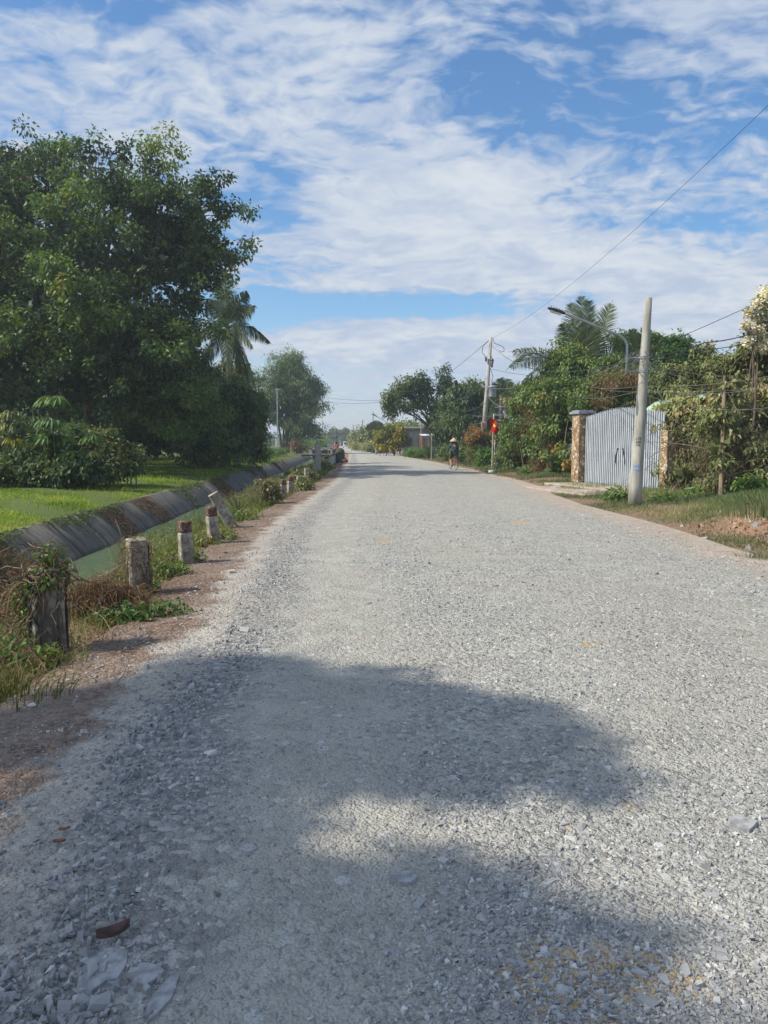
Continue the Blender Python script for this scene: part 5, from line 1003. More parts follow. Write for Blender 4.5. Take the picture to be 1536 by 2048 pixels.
h_ = on_ground(538, 1008); creeper('marker post swamped by a bulging mass of creeper', h_, [sb(h_, 0, 0, .45, .22, .2, .16), sb(h_, -.05, -.02, .28, .16, .16, .22), sb(h_, .05, -.02, .15, .14, .14, .2), sb(h_, -.08, 0, .55, .22, .18, .1), sb(h_, .2, .1, .3, .16, .14, .16)], 130, 9, .075, 'dusty_leaf', 'vine_covered_post', 1100, 110, .010, .6, 'marker post', .09)
for px, py, lb, s_ in [(592, 972, 'brown creeper draped over the short pale marker post', 1.0), (606, 982, 'dry creeper spilling on to the road edge', .8), (613, 962, 'dark creeper on the posts near the concrete pillar', 1.1), (646, 938, 'brown creeper heap on the low mossy wall', 1.5)]:
    h_ = on_ground(px, py); creeper(lb, h_, [sb(h_, 0, 0, .3*s_, .3*s_, .3*s_, .26*s_), sb(h_, .1, 0, .12*s_, .4*s_, .3*s_, .14*s_)], 90, 8, .10, 'dusty_leaf' if s_ < 1.1 else 'vine_leaf', 'creeper', 500, 40, .010, .5, crad=.12)
# square concrete pillar, low mossy wall, plank bridge
b_ = on_ground(636, 941); th = thing('concrete_pillar', 'square grey concrete pillar standing at the canal before the plank bridge', 'pillar', tuple(b_))
hh = at(636, 888, b_[1])[2]; mb = MB(); cbox(mb, b_+[0, 0, hh/2-.05], (.30, .30, hh+.1), .2, .012); mb.build('shaft', M['concrete'], th); mb = MB(); cbox(mb, b_+[0, 0, hh+.03], (.25, .25, .06), .2, .01); mb.build('cap', M['grey_wall'], th)
mossy = plain('mossy_concrete', (.05, .055, .03), (.03, .03, .02), 8, .95, bstr=.6)
w0, w1 = on_ground(652, 938), on_ground(672, 923); c = (w0+w1)/2; L_ = np.linalg.norm(w1-w0); rz = math.atan2(w1[1]-w0[1], w1[0]-w0[0])
th = thing('low_wall', 'low canal parapet wall with a dark mossy top beside the green bin', 'wall', tuple(c)); mb = MB(); cbox(mb, c+[0, 0, .28], (L_, .16, .68), rz, .015); mb.build('wall', M['concrete'], th)
mb = MB(); cbox(mb, c+[0, 0, .67], (L_+.05, .24, .09), rz, .02); mb.build('coping', mossy, th)
Yb = 92.0
th = thing('plank_bridge', 'narrow plank footbridge crossing the canal', 'footbridge', tuple(at(630, 907, Yb)))
za = .16
for i, dy in enumerate((-.5, -.17, .17, .5)):
    mb = MB(); a_, b2 = at(586, 905, Yb+dy), at(668, 905, Yb+dy); c = (a_+b2)/2; c[2] = za; cbox(mb, c, (b2[0]-a_[0], .30, .07), .01*i, .01); mb.build('plank', M['grey_wood'], th)
for px in (603, 655):
    mb = MB(); c = at(px, 905, Yb); c[2] = za-.14; cbox(mb, c, (.18, 1.2, .18), 0, .01); mb.build('beam', M['wood'], th)
mb = MB(); c = at(630, 905, Yb+.3); c[2] = za-.13; cbox(mb, c, (3.6, .16, .16), 0, .01); mb.build('girder', M['rust_paint'], th)
# sluice frame beyond the bridge
Yc = 104.0; c = at(642, 903, Yc); c[2] = 0
th = thing('sluice_gate', 'concrete sluice frame across the canal beyond the plank bridge', 'sluice', tuple(c))
for px in (622, 664):
    mb = MB(); q = at(px, 900, Yc); q[2] = .1; cbox(mb, q, (.35, .8, 1.6), 0, .02); mb.build('pier', M['concrete'], th)
mb = MB(); q = at(643, 895, Yc); q[2] = .75; cbox(mb, q, (3.2, .8, .22), 0, .02); mb.build('deck', M['concrete'], th); mb = MB(); q = at(643, 900, Yc); q[2] = -.1; cbox(mb, q, (2.4, .1, 1.2), 0, .01); mb.build('gate_plate', M['dark_metal'], th)
# grey notice board, loudspeaker post
Yd = 98.0; c = at(661, 906, Yd); c[2] = 0; th = thing('notice_board', 'small blank grey board on two legs beside the far canal', 'board', tuple(c))
mb = MB(); q = at(661, 892, Yd); cbox(mb, q, (.72, .05, .62), 0, .01); mb.build('panel', M['grey_wall'], th)
for s_ in (-.3, .3): mb = MB(); q = at(661, 899, Yd)+[s_, .05, 0]; q[2] = .45; cbox(mb, q, (.06, .05, 1.0), 0, .005); mb.build('leg', M['galv'], th)
Ye = 112.0; c = at(670, 906, Ye); c[2] = 0; th = thing('loudspeaker_post', 'thin post carrying two dark horn loudspeakers beside the far canal', 'loudspeaker post', tuple(c))
mb = MB(); tube(mb, np.array([c, at(670, 852, Ye)]), [.07, .05], 8); mb.build('post', M['pole_concrete'], th)
for s_ in (-1, 1):
    mb = MB(); q = at(670, 874, Ye)+[.16*s_, -.1, 0]; lathe(mb, [(.02, .32), (.06, .22), (.13, .05), (.24, -.12), (.25, -.14), (.10, -.05), (.02, .02)], q, 12, M_=np.array(Matrix.Rotation(s_*.5, 3, 'Y'))); mb.build('horn', M['dark_metal'], th, smooth=True)
# green bin with rubbish bags
gb = on_ground(680, 925); th = thing('rubbish_bin', 'dark green rubbish bin heaped to a domed top beside the road', 'bin', tuple(gb))
gm = plain('green_plastic', (.03, .065, .048), (.022, .045, .035), 5, .55)
sc = gb[1]/F; mb = MB(); cbox(mb, gb+[0, 0, 11*sc], (19*sc, 20*sc, 20*sc), .1, .05, taper=.9); mb.build('body', gm, th, smooth=False)
mb = MB(); lathe(mb, [(9.6*sc, 0), (9.2*sc, 1.5*sc), (8*sc, 4.5*sc), (5*sc, 7.5*sc), (2*sc, 8.6*sc), (.01, 8.8*sc)], gb+[0, 0, 20.6*sc], 14); mb.build('lid', plain('mossy_lid', (.075, .08, .045), (.05, .055, .03), 7, .9, bstr=.6), th, smooth=True)
for i in (-1, 1): mb = MB(); q = gb+[i*7*sc, -9*sc, 1.3*sc]; tube(mb, np.array([q-[.04, 0, 0], q+[.04, 0, 0]]), 1.4*sc, 12); mb.build('wheel', M['dark_metal'], th)
def bag(label, px, py, r_, col):
    c = on_ground(px, py); mb = MB(); V = nrm(VV0)*(1+.14*np.sin(VV0[:, [0]]*8+px)*np.sin(VV0[:, [1]]*7)+.07*np.sin(VV0[:, [2]]*15))*[r_*1.2, r_, r_*.8]; V[:, 2] += r_*.7; mb.add(V+c, FF0)
    th = thing('rubbish_bag', label, 'bag', tuple(c), 'rubbish bags beside the green bin'); mb.build('sack', plain('sack', col, tuple(x*.6 for x in col), 9, .5), th, smooth=True)
    mb = MB(); tube(mb, np.array([c+[0, 0, r_*1.35], c+[.02, 0, r_*1.6], c+[.05, .02, r_*1.75]]), [r_*.22, r_*.12, r_*.28], 8); mb.build('knot', bpy.data.materials[-1] if False else M['dark_metal'], th)
bm = bmesh.new(); bmesh.ops.create_icosphere(bm, subdivisions=3, radius=1); VV0 = np.array([v.co[:] for v in bm.verts]); FF0 = np.array([[v.index for v in f.verts] for f in bm.faces]); bm.free()
bag('red rubbish bag lying at the foot of the green bin', 690, 926, .20, (.22, .035, .035)); bag('blue rubbish bag slumped between the green bin and the red bag', 684, 925, .24, (.03, .07, .10)); bag('dark maroon rubbish bag behind the red one', 686, 922, .22, (.10, .03, .03))

# thin pole in front of the feathery tree and its wires
Yp = 84.0; c = np.array(gpos(*at(556, 912, Yp)[:2])); th = thing('utility_pole', 'slim pale pole standing on the left bank before the feathery tree', 'utility pole', tuple(c)); mb = MB(); tube(mb, np.array([c, at(554, 776, Yp)]), [.075, .05], 8); mb.build('pole', M['galv'], th); mb = MB(); tube(mb, np.array([at(550, 779, Yp), at(560, 779, Yp)]), .05, 5); mb.build('crossarm', M['galv'], th)
cable('upper wire crossing the road from the slim pale pole', [(554, 777, 84), (760, 801, 100)], .014, sag=.4)
cable('lower wire crossing the road from the slim pale pole', [(554, 784, 84), (760, 804, 100)], .014, sag=.6)
# white cloth hung up among the trunks
cl_ = at(553, 893, 88); mb = MB(); V = []
for i in range(7):
    for j in range(6): V.append(at(549+i*1.4, 876+j*3.6, 88)+[0, .06*math.sin(i*1.7), 0])
ii = np.arange(42).reshape(7, 6); mb.add(np.array(V), np.stack([ii[:-1, :-1], ii[:-1, 1:], ii[1:, 1:], ii[1:, :-1]], -1).reshape(-1, 4)); tag(mb.build('hanging_cloth', M['white_paint'], smooth=True, org=cl_), 'white cloth hanging near the trunks of the feathery tree', 'cloth')
B = [bl(590, 893, 100, 10, 8), bl(600, 898, 100, 9, 6)]; bush('dry_bush', 'russet dry bush at the foot of the feathery tree', gpos(*at(592, 903, 100)[:2]), B, 70, 24, .25, .1, 'dry_leaf', .4, stems=8, tmean=.6)
B = [bl(615, 893, 116, 16, 9), bl(632, 890, 122, 14, 8), bl(600, 886, 125, 20, 10), bl(648, 888, 128, 14, 8)]; bush('roadside_bush', 'pale yellow green bushes under the feathery tree beyond the bridge', gpos(*at(618, 903, 116)[:2]), B, 160, 24, .35, .14, 'bright_leaf', .6, stems=8, tmean=.6)
B = [bl(505, 905, 62, 20, 9), bl(535, 903, 70, 18, 9), bl(490, 900, 58, 20, 14), bl(560, 903, 80, 14, 7)]; bush('roadside_bush', 'low leafy weeds along the lit bank before the thin pole', gpos(*at(520, 910, 66)[:2]), B, 220, 20, .18, .08, 'vine_leaf', .35, stems=10, tmean=.5)

# near ground: flat stones, a curled dry leaf, a yellow leaf, a white pebble
def slab_stone(label, px, py, rx, ry, mat, rot=0.0, hz=.02, name='flat_stone', n=15):
    c = on_ground(px, py); c[2] = float(road_h(c[0], c[1]))+.002; a = np.linspace(0, 2*np.pi, n, endpoint=False)+rng.uniform(-.25, .25, n); r_ = rng.uniform(.80, 1.10, n)*(1+.12*np.sin(2*a+px))
    x, y = np.cos(a)*rx*r_, np.sin(a)*ry*r_; X = x*math.cos(rot)-y*math.sin(rot); Y_ = x*math.sin(rot)+y*math.cos(rot)
    lo = np.stack([X, Y_, np.full(n, -.01)], 1); hi = np.stack([X*.9, Y_*.9, hz*rng.uniform(.6, 1.1, n)], 1); mb = MB(); i = np.arange(n); j = (i+1) % n
    mb.add(np.concatenate([lo, hi])+c, [np.stack([i, j, n+j, n+i], 1), np.array([np.arange(n, 2*n)])], .8); tag(mb.build(name, mat, org=c), label, 'stone')
pale = plain('pale_stone', (.33, .33, .325), (.20, .20, .20), 26, .95, bstr=.8, bdist=.006, spec=.1)
slab_stone('largest flat pale stone set in the near road, below the curled leaf', 207, 1962, .085, .10, pale, .3, .007)
slab_stone('flat pale stone right of the largest one near the bottom of the photo', 293, 1978, .062, .045, pale, -.2, .007)
slab_stone('long sliver of pale stone close to the bottom edge', 325, 2024, .035, .09, pale, -.25, .007)
slab_stone('pale flat stone in the lit patch on the right of the road', 1482, 1680, .07, .055, pale, .2, .016)
slab_stone('pale flat stone inside the lower shade patch', 808, 1790, .05, .035, pale, .4, .015)
slab_stone('oblong pale stone lying on the red shoulder', 458, 1150, .10, .06, plain('sandy_stone', (.42, .36, .30), (.34, .29, .24), 9, .9), .1, .03)
c = on_ground(65, 1416); mb = MB(); mb.add(VV0*(1+.1*np.sin(VV0[:, [0]]*4+1)*np.sin(VV0[:, [1]]*3))*[.028, .022, .018]+c+[0, 0, .012], FF0); tag(mb.build('white_stone', plain('chalk_stone', (.5, .5, .5), (.38, .38, .38), 20, .8), smooth=True, org=c), 'small rounded white stone at the edge of the verge grass', 'stone')
for (px, py, s_, lb) in [(1410, 1045, .16, 'grey brick fragment near the top of the dirt mound'), (1437, 1066, .13, 'pale stone chunk on the left flank of the dirt mound'), (1500, 1062, .14, 'dark stone on the right flank of the dirt mound'), (1425, 1055, .10, 'small reddish clod on the dirt mound'), (1515, 1036, .16, 'dark stone half hidden in the long grass')]:
    c = on_ground(px, py, .25); c[2] = float(Hgt(c[0], c[1])); mb = MB(); stones(mb, c[None], s_*.42, .7, .15 if 'dark' in lb else .45, .2, .15); tag(mb.build('rubble_stone', M['stone'] if 'dark' in lb or 'grey' in lb else plain('clod', (.22, .15, .105), (.15, .10, .07), 9, .9), org=c), lb, 'stone')
def curled_leaf(label, px, py, L_, W_, rot, mat, curl=.5, name='fallen_leaf'):
    c = on_ground(px, py); c[2] = float(road_h(c[0], c[1]))+.012; V = []; n_, m_ = 11, 5
    for i in range(n_):
        s = i/(n_-1); w = W_*math.sin(math.pi*min(1, s*.97+.02))**.7
        for j in range(m_):
            q = (j/(m_-1)-.5); V.append([(s-.5)*L_, q*w, curl*W_*(abs(q)*2)**2*.8+.35*curl*L_*(s-.5)**2*2])
    V = np.array(V) @ rotz(rot).T+c; ii = np.arange(n_*m_).reshape(n_, m_); mb = MB(); q = np.stack([ii[:-1, :-1], ii[:-1, 1:], ii[1:, 1:], ii[1:, :-1]], -1).reshape(-1, 4); mb.add(V, q); mb.add(V-[0, 0, .0015], q[:, ::-1])
    tag(mb.build(name, mat, smooth=True, org=c), label, 'leaf')
curled_leaf('curled brown dead leaf lying above the largest flat stone', 228, 1908, .10, .040, .55, plain('dead_leaf', (.17, .105, .09), (.10, .062, .055), 20, .7), .8)
curled_leaf('bright yellow fallen leaf on the red shoulder', 298, 1247, .07, .035, -.2, plain('yellow_fallen', (.62, .50, .08), (.5, .4, .06), 20, .7), .3)
curled_leaf('small rust coloured dead leaf beside the loose gravel ridge', 120, 1714, .045, .022, .2, plain('rust_leaf', (.30, .15, .08), (.22, .1, .06), 20, .7), .5)
curled_leaf('small orange dead leaf just above the rust coloured one', 130, 1687, .04, .018, .4, plain('orange_dead', (.36, .19, .1), (.26, .13, .07), 20, .7), .5)
# ---------------------------------------------------------------- cyclist
def skinned(name, J, bones, mat, parent, sub=2, root=0):
    me = bpy.data.meshes.new(name); ids = list(J); o0 = np.zeros(3)
    me.from_pydata([J[i][0] for i in ids], [(ids.index(a), ids.index(b)) for a, b in bones], []); o = bpy.data.objects.new(name, me); COL.objects.link(o); o.parent = parent
    sk = o.modifiers.new('skin', 'SKIN'); sk.use_smooth_shade = True
    for i, k_ in enumerate(ids): r_ = J[k_][1]; me.skin_vertices[0].data[i].radius = (r_, r_) if not isinstance(r_, tuple) else r_
    for i in range(len(ids)): me.skin_vertices[0].data[i].use_root = (i == root)
    su = o.modifiers.new('sub', 'SUBSURF'); su.levels = sub; su.render_levels = sub
    me.materials.append(mat); return o
def local(mb, name, mat, parent, smooth=False): return mb.build(name, mat, None, smooth), parent
def child(mb, name, mat, parent, smooth=False):
    o = mb.build(name, mat, None, smooth); o.parent = parent; return o
cg = on_ground(906.5, 940.5); cg[2] = float(road_h(cg[0], cg[1])) if cg[0] < right_edge(cg[1]) else .01; RZ = .16
bk = thing('bicycle', 'old bicycle ridden away along the right edge of the road', 'bicycle', tuple(cg)); bk.rotation_euler = (0, 0, RZ)
for y0 in (-.52, .52):
    mb = MB(); a = np.linspace(0, 2*np.pi, 29); ring = np.stack([0*a, y0+np.cos(a)*.325, .335+np.sin(a)*.325], 1); tube(mb, ring, .018, 6, cap=False); w = child(mb, 'tyre', M['dark_metal'], None)
    mb = MB(); ring = np.stack([0*a, y0+np.cos(a)*.30, .335+np.sin(a)*.30], 1); tube(mb, ring, .009, 5, cap=False)
    for k_ in range(12): an = k_*np.pi/6; tube(mb, np.array([[0, y0, .335], [0, y0+.3*math.cos(an), .335+.3*math.sin(an)]]), .002, 3, cap=False)
    tube(mb, np.array([[-.04, y0, .335], [.04, y0, .335]]), .02, 8); rm = child(mb, 'rim', M['galv'], None)
    wh = bpy.data.objects.new('wheel', None); COL.objects.link(wh); wh.parent = bk; w.parent = wh; rm.parent = wh
fr = MB()
for pts in ([[0, -.1, .30], [0, -.18, .80]], [[0, -.1, .30], [0, .33, .68]], [[0, -.16, .74], [0, .31, .76]], [[0, .33, .62], [0, .30, .88]], [[.06, -.52, .335], [0, -.17, .76]], [[-.06, -.52, .335], [0, -.17, .76]], [[.06, -.52, .335], [.03, -.1, .30]], [[-.06, -.52, .335], [-.03, -.1, .30]], [[.05, .52, .335], [.04, .34, .66]], [[-.05, .52, .335], [-.04, .34, .66]]): tube(fr, np.array(pts), .016, 6)
child(fr, 'frame', M['rust_paint'], bk)
mb = MB(); tube(mb, np.array([[-.27, .12, .98], [-.24, .2, 1.0], [-.08, .28, .94], [.08, .28, .94], [.24, .2, 1.0], [.27, .12, .98]]), .012, 6); child(mb, 'handlebar', M['galv'], bk)
mb = MB(); lathe(mb, [(.001, .05), (.08, .045), (.11, .01), (.06, -.03), (.001, -.03)], (0, -.2, .84), 10); child(mb, 'saddle', M['dark_metal'], bk)
mb = MB(); cbox(mb, (0, -.5, .72), (.14, .36, .02), 0, .004); tube(mb, np.array([[.06, -.52, .335], [.06, -.55, .71]]), .008, 5); tube(mb, np.array([[-.06, -.52, .335], [-.06, -.55, .71]]), .008, 5); child(mb, 'luggage_rack', M['dark_metal'], bk)
for s_, z_ in ((-1, .16), (1, .44)): mb = MB(); tube(mb, np.array([[0, -.1, .30], [s_*.08, -.1+(.02 if s_ < 0 else -.02), z_]]), .012, 5); cbox(mb, (s_*.12, -.1, z_), (.09, .07, .025), 0, .005); child(mb, 'pedal', M['dark_metal'], bk)
pr = thing('person', 'person in a conical straw hat and dark green top riding a bicycle away', 'person', tuple(cg)); pr.rotation_euler = (0, 0, RZ)
J = {'pel': ((0, -.2, .93), (.14, .12)), 'waist': ((0, -.19, 1.08), (.13, .105)), 'chest': ((0, -.13, 1.27), (.155, .115)), 'neckb': ((0, -.08, 1.41), (.07, .065)), 'neck': ((0, -.06, 1.46), (.052, .052)), 'head': ((0, -.03, 1.55), (.08, .095)), 'crown': ((0, -.03, 1.64), (.06, .07)),
     'lsh': ((-.17, -.1, 1.37), (.06, .06)), 'lel': ((-.28, .0, 1.14), (.045, .045)), 'lwr': ((-.27, .13, 1.0), (.03, .03)), 'lha': ((-.26, .19, 1.0), (.032, .022)), 'rsh': ((.17, -.1, 1.37), (.06, .06)), 'rel': ((.27, -.0, 1.14), (.045, .045)), 'rwr': ((.27, .13, 1.0), (.03, .03)), 'rha': ((.26, .19, 1.0), (.032, .022)),
     'lhip': ((-.10, -.14, .90), (.095, .095)), 'lkn': ((-.13, .16, .56), (.06, .06)), 'lan': ((-.12, -.08, .24), (.036, .036)), 'lto': ((-.12, .06, .18), (.035, .022)), 'rhip': ((.10, -.14, .90), (.095, .095)), 'rkn': ((.13, .26, .83), (.062, .062)), 'ran': ((.12, -.08, .52), (.036, .036)), 'rto': ((.12, .06, .46), (.035, .022))}
bones = [('pel', 'waist'), ('waist', 'chest'), ('chest', 'neckb'), ('neckb', 'neck'), ('neck', 'head'), ('head', 'crown'), ('chest', 'lsh'), ('lsh', 'lel'), ('lel', 'lwr'), ('lwr', 'lha'), ('chest', 'rsh'), ('rsh', 'rel'), ('rel', 'rwr'), ('rwr', 'rha'), ('pel', 'lhip'), ('lhip', 'lkn'), ('lkn', 'lan'), ('lan', 'lto'), ('pel', 'rhip'), ('rhip', 'rkn'), ('rkn', 'ran'), ('ran', 'rto')]
skinned('body', J, bones, M['skin'], pr)
sub_ = lambda ks, g: {k_: (J[k_][0], tuple(x+g for x in J[k_][1])) for k_ in ks}
teal = plain('green_cloth', (.045, .075, .085), (.03, .05, .055), 6, .9)
jk = sub_(['pel', 'waist', 'chest', 'neckb', 'lsh', 'lel', 'lwr', 'rsh', 'rel', 'rwr'], .024); skinned('jacket', jk, [b for b in bones if b[0] in jk and b[1] in jk], teal, pr)
tk = sub_(['pel', 'lhip', 'rhip'], .02); J2 = dict(tk); J2['lk'] = ((-.128, .12, .61), (.08, .08)); J2['rk'] = ((.128, .2, .84), (.08, .08)); skinned('shorts', J2, [('pel', 'lhip'), ('pel', 'rhip'), ('lhip', 'lk'), ('rhip', 'rk')], plain('dark_cloth', (.05, .05, .06), (.03, .03, .04), 6, .9), pr)
hb = thing('tmp', None, None, (0, 0, 0)); bpy.data.objects.remove(hb)
mb = MB(); lathe(mb, [(.001, .20), (.10, .105), (.235, -.02), (.23, -.03), (.10, .085), (.001, .17)], (0, -.04, 1.585), 22); hat = child(mb, 'conical_hat', plain('straw_weave', (.58, .45, .31), (.46, .35, .23), 30, .8, stretch=(1, 1, 6)), pr, True)
mb = MB(); lathe(mb, [(.085, -.10), (.10, 0), (.09, .06), (.02, .09)], (0, -.055, 1.57), 12); child(mb, 'hair', M['hair'], pr, True)
mb = MB(); mb.add([[-.02, .055, 1.55], [.02, .055, 1.55], [0, .055, 1.585], [0, .085, 1.545]], np.array([[0, 1, 3], [1, 2, 3], [2, 0, 3]])); child(mb, 'nose', M['skin'], pr)
for s_ in (-1, 1):
    mb = MB()
    for f_ in range(5):
        x = s_*.26+(-.03+.015*f_); tube(mb, np.array([[x, .18, 1.01], [x, .215, 1.005], [x, .21, .975]]), [.009, .008, .007], 5)
    child(mb, 'hand', M['skin'], pr)
# rider far off beside the bin
Yr = 72.0; g = at(672, 918, Yr); g[2] = 0.02
mo = thing('motorbike', 'dark motorbike stopped behind the green bin', 'motorbike', tuple(g)); mo.rotation_euler = (0, 0, .5)
for y0 in (-.6, .6): mb = MB(); a = np.linspace(0, 2*np.pi, 21); tube(mb, np.stack([0*a, y0+np.cos(a)*.25, .29+np.sin(a)*.25], 1), .045, 6, cap=False); child(mb, 'wheel', M['dark_metal'], mo)
mb = MB(); cbox(mb, (0, -.15, .55), (.22, .8, .3), 0, .08); cbox(mb, (0, .42, .62), (.3, .16, .55), 0, .06); child(mb, 'body', M['dark_metal'], mo)
mb = MB(); cbox(mb, (0, -.3, .76), (.24, .65, .1), 0, .04); child(mb, 'seat', M['hair'], mo); mb = MB(); tube(mb, np.array([[-.34, .3, 1.0], [0, .42, .96], [.34, .3, 1.0]]), .02, 6); child(mb, 'handlebar', M['galv'], mo)
pr2 = thing('person', 'small far figure in a pink top sitting on a motorbike by the green bin', 'person', tuple(g)); pr2.rotation_euler = (0, 0, .5)
J3 = {k_: ((v_[0][0], v_[0][1]+(-.0), v_[0][2]-.06), v_[1]) for k_, v_ in J.items()}; skinned('body', J3, bones, M['skin'], pr2)
jk = {k_: (J3[k_][0], tuple(x+.025 for x in J3[k_][1])) for k_ in ['pel', 'waist', 'chest', 'neckb', 'lsh', 'lel', 'rsh', 'rel']}; skinned('shirt', jk, [b for b in bones if b[0] in jk and b[1] in jk], plain('pink_cloth', (.42, .16, .14), (.3, .11, .1), 6, .9), pr2)
tk = {k_: (J3[k_][0], tuple(x+.02 for x in J3[k_][1])) for k_ in ['pel', 'lhip', 'lkn', 'lan', 'rhip', 'rkn', 'ran']}; skinned('trousers', tk, [b for b in bones if b[0] in tk and b[1] in tk], plain('navy_cloth', (.03, .035, .06), (.02, .02, .04), 6, .9), pr2)
mb = MB(); lathe(mb, [(.11, -.14), (.115, 0), (.095, .09), (.03, .12)], (0, -.04, 1.52), 12); child(mb, 'hair', M['hair'], pr2, True)

# ---------------------------------------------------------------- house, posts and things along the far right side
Yh = 92.0; a_, b_ = at(806, 905, Yh), at(884, 905, Yh+2); c = np.array([(a_[0]+b_[0])/2, Yh+3, 0]); w_ = b_[0]-a_[0]; zt = at(820, 857, Yh)[2]
th = thing('house', 'small grey flat-roofed house behind the spreading tree', 'house', tuple(c))
mb = MB(); cbox(mb, c+[0, 0, zt/2], (w_, 5, zt), 0, .02); mb.build('wall', M['grey_wall'], th); mb = MB(); cbox(mb, c+[0, -.3, zt+.1], (w_+.5, 5.8, .18), 0, .02); mb.build('roof', M['concrete'], th)
for px in (818, 868):
    mb = MB(); q = at(px, 880, Yh); cbox(mb, [q[0], c[1]-2.53, 1.6], (.9, .1, 1.0), 0, .01); f_ = mb.build('window', M['rust_paint'], th); mb = MB(); cbox(mb, [q[0], c[1]-2.59, 1.6], (.74, .03, .84), 0, .005); mb.build('pane', M['dark_metal'], f_)
mb = MB(); q = at(845, 880, Yh); cbox(mb, [q[0], c[1]-2.53, 1.05], (1.0, .1, 2.1), 0, .01); mb.build('door', M['wood'], th)
Ya = 82.0; q = at(861, 876, Ya); th = thing('porch_awning', 'pale sheet awning on red posts in front of the grey house', 'awning', (q[0], Ya, 0))
mb = MB(); V = []
for i in range(40):
    for j in range(4): V.append([q[0]+(i/39-.5)*2.2, Ya+(j-1.5)*.8, q[2]+.25-.12*j*-1*.5+.025*math.sin(i*1.6)])
ii = np.arange(160).reshape(40, 4); mb.add(V, np.stack([ii[:-1, :-1], ii[:-1, 1:], ii[1:, 1:], ii[1:, :-1]], -1).reshape(-1, 4)); mb.build('sheet', plain('pale_sheet', (.55, .60, .60), (.45, .5, .5), 5, .6), th)
for dx in (-1.0, 0, 1.0):
    for dy in (-1.1, 1.1): mb = MB(); tube(mb, np.array([[q[0]+dx, Ya+dy, 0], [q[0]+dx, Ya+dy, q[2]+.3+.05*dy]]), .06, 6); mb.build('post', M['rust_paint'], th)
for px, lb in ((799, 'left white lattice gate post by the far house'), (808, 'right white gate post by the far house')):
    q = np.array(gpos(*at(px, 910, 92)[:2])); th = thing('gate_post', lb, 'post', tuple(q), 'white gate posts by the far house'); hh = at(px, 877, 92)[2]; mb = MB(); cbox(mb, q+[0, 0, hh/2], (.30, .3, hh), 0, .015); mb.build('shaft', M['white_paint'], th); mb = MB(); cbox(mb, q+[0, 0, hh+.04], (.38, .38, .08), 0, .01); mb.build('cap', M['concrete'], th)
    mb = MB(); cbox(mb, q+[.0, -.17, hh/2], (.12, .03, hh*.85), 0, .004); mb.build('inset', M['grey_wall'], th)
Yf = 88.0; q = np.array(gpos(*at(789, 909, Yf)[:2])); th = thing('flag_pole', 'short wooden pole with a small red flag before the yellow bush', 'flag pole', tuple(q)); mb = MB(); tube(mb, np.array([q, at(788, 868, Yf)]), [.06, .04], 6); mb.build('pole', M['wood'], th)
flag('small plain red flag hanging before the yellow flowering bush', [(785, 873), (787, 873), (788, 874), (790, 874), (791, 875)], [(785, 878), (787, 880), (788, 880), (790, 879), (791, 878)], Yf-.15, False)
for px, yb, yt, Y_, r_, lb in [(842, 905, 843, 84, .08, 'grey post left of the awning'), (863, 925, 872, 66, .07, 'dark leaning post in front of the spreading tree trunk'), (858, 910, 880, 78, .06, 'slanted stick near the awning'), (937, 930, 895, 56, .05, 'bare stake in the shadowy thicket'), (960, 932, 898, 52, .08, 'pale stake near the transformer pole')]:
    q = np.array(gpos(*at(px, yb, Y_)[:2])); mb = MB(); tube(mb, np.array([q-[0, 0, .1], at(px+.5, yt, Y_)]), [r_, r_*.85], 7); tag(mb.build('wooden_post', M['grey_wood'], org=q), lb, 'post')
# far utility poles and street lamps
def far_pole(label, px, yt, Y_, r_=.13, arm=True):
    q = np.array(gpos(*at(px, 900, Y_)[:2])); tp = at(px, yt, Y_); th = thing('utility_pole', label, 'utility pole', tuple(q), 'utility poles receding along the far road'); mb = MB(); tube(mb, np.array([q, tp]), [r_*1.3, r_*.8], 8); mb.build('pole', M['pole_concrete'], th)
    if arm: mb = MB(); tube(mb, np.array([tp-[.5, 0, .5], tp+[.5, 0, -.5]]), .05, 5); mb.build('crossarm', M['galv'], th)
far_pole('tall far pole just left of the small coconut palm', 746, 823, 150); far_pole('far pole with insulators behind the yellow flowering bush', 786.5, 818, 108, .15)
far_pole('tall far pole in the middle of the receding row', 725, 839, 190, .15); far_pole('far pole right of the tall middle one of the row', 713, 850, 240, .15); far_pole('far pole in the receding row above the blue sign', 706.5, 849, 270, .17); far_pole('faintest far pole at the end of the receding row', 694, 858, 330, .18, False); far_pole('pale far pole nearest the tall distant trees', 681, 862, 330, .16, False); far_pole('lone far pole showing left of the loudspeaker post', 645, 842, 210, .13, False)
def far_lamp(label, px, yb_, Y_, tipx, tipy, basey):
    q = np.array(gpos(*at(px, 900, Y_)[:2])); th = thing('street_lamp', label, 'street lamp', tuple(q), 'far street lamps along the road'); mb = MB(); tube(mb, np.array([q, at(px, basey, Y_)]), [.13, .10], 8); mb.build('pole', M['pole_concrete'], th)
    mb = MB(); P = bez(at(px, basey+1, Y_), at(px-.1*(px-tipx), basey-4, Y_), at(tipx, tipy, Y_), 8); tube(mb, P, .05, 5); mb.build('lamp_arm', M['galv'], th); d = nrm((P[-1]-P[-2])[None])[0]; mb = MB(); tube(mb, np.array([P[-1], P[-1]+d*.7]), [.06, .09], 6); mb.build('lamp_head', M['dark_metal'], th)
far_lamp('far street lamp with a long arm above the yellow flowering bush', 780, 905, 106, 754, 833, 850)
far_lamp('far street lamp close to the small coconut palm', 732, 900, 165, 725.5, 852.5, 854); far_lamp('farther street lamp beside the tall middle pole', 717.5, 900, 225, 713, 860, 862); far_lamp('farthest street lamp by the blue sign', 711, 900, 280, 707, 861, 863)
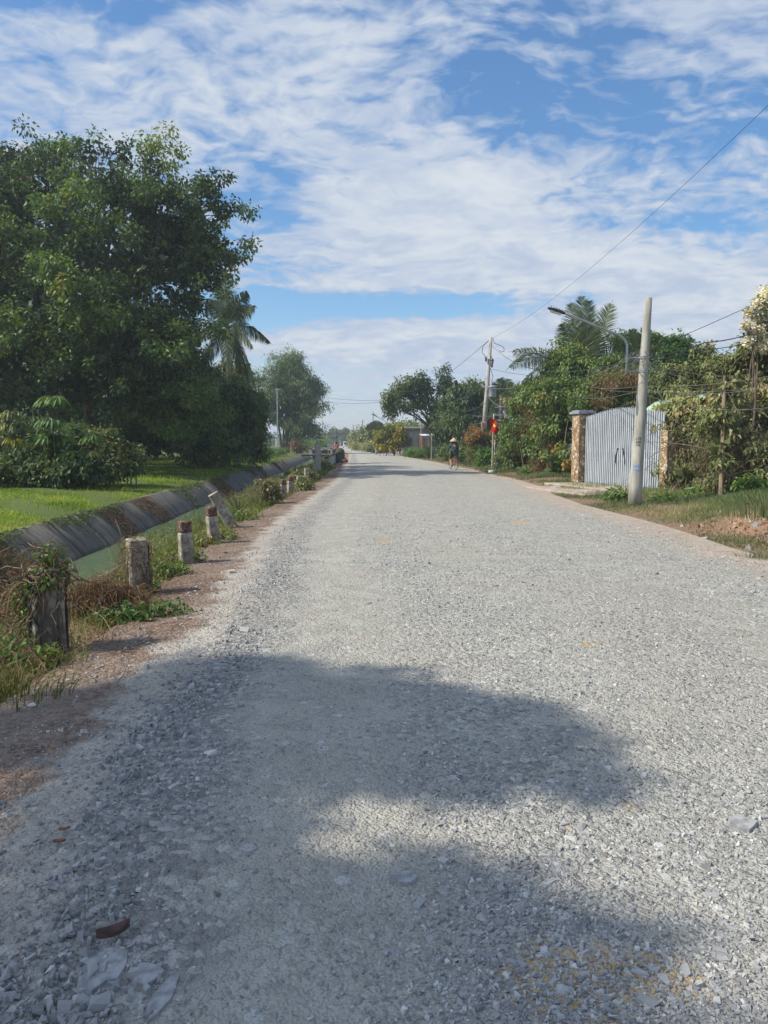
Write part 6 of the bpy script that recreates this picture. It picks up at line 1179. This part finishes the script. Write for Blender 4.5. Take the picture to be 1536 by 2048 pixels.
# blue sign, white van beyond
Ys = 175.0; q = at(698, 881, Ys); th = thing('road_sign', 'large blue sign board on two legs far down the road', 'sign', (q[0], Ys, 0)); mb = MB(); cbox(mb, q, (1.05, .08, .95), 0, .01); bd = mb.build('board', plain('sign_blue', (.06, .13, .42), (.05, .1, .34), 3, .5), th)
for i, (dx, w2) in enumerate(((-.28, .16), (0, .3), (.3, .14))): mb = MB(); cbox(mb, q+[dx, -.05, .1*(i % 2)], (w2, .012, .42-.1*i), 0, .002); mb.build('symbol', M['white_paint'], bd)
for s_ in (-.45, .45): mb = MB(); tube(mb, np.array([[q[0]+s_, Ys+.06, 0], [q[0]+s_, Ys+.06, q[2]-.3]]), .05, 6); mb.build('leg', M['galv'], th)
q = at(692, 884, 200); th = thing('far_van', 'small white vehicle on the road far away beside the blue sign', 'van', (q[0], 200, 0)); mb = MB(); cbox(mb, [q[0], 200, 1.1], (1.5, 3.6, 1.3), 0, .12, taper=.88); mb.build('body', M['white_paint'], th); mb = MB(); cbox(mb, [q[0], 198.2, 1.35], (1.1, .12, .5), 0, .02); mb.build('windscreen', M['dark_metal'], th)
for sx in (-.65, .65):
    for sy in (-1.1, 1.1): mb = MB(); tube(mb, np.array([[q[0]+sx-.08, 200+sy, .3], [q[0]+sx+.08, 200+sy, .3]]), .3, 12); mb.build('wheel', M['hair'], th)
# hazy trees on the horizon
for px, yt, Y_, w_, lb in [(672, 858, 300, 8, 'tall thin-crowned tree on the hazy horizon, left of a pair'), (683, 857, 310, 9, 'tall thin-crowned tree on the hazy horizon, broadest of the group'), (693, 863, 320, 7, 'shorter thin-crowned tree on the hazy horizon near the blue sign'), (661, 868, 300, 7, 'low rounded tree on the hazy horizon left of the tall ones')]:
    B = [bl(px+rng.normal()*w_*.5, yt+4+k_*4, Y_, w_*.55, 4) for k_ in range(4)]; tree('distant_tree', lb, gpos(*at(px, 900, Y_)[:2]), at(px, yt+8, Y_), B, 70, 24, 1.0, .5, 'dusty_leaf', .25, crad=.9, twigs=2, group='tall trees on the horizon', tmean=.3)
mb = MB(); n_ = 2600; x = rng.uniform(-420, 420, n_); y = rng.uniform(330, 420, n_); h_ = rng.uniform(.5, 1, n_)*(6.0+2.2*vnoise(x, y*0, .05, 81)); C = np.stack([x, y, h_*rng.random(n_)**.6], 1)
clumps(mb, C, 2.2, 12, 2.6, 1.7, np.clip(rng.normal(.4, .2, n_), 0, 1), .2); setting(mb.build('distant_woods', M['mid_leaf']), 'stuff')

# haze over the plain
m, t = newmat('air'); t.L.new(t.n('ShaderNodeVolumePrincipled', {'Color': (.80, .87, .95, 1), 'Density': HAZE, 'Anisotropy': .3}).outputs[0], t.n('ShaderNodeOutputMaterial').inputs['Volume'])
mb = MB(); cbox(mb, (0, 740, 9.0), (2200, 1600, 21.0), 0, 0); hz = mb.build('haze', m); hz['kind'] = 'stuff'
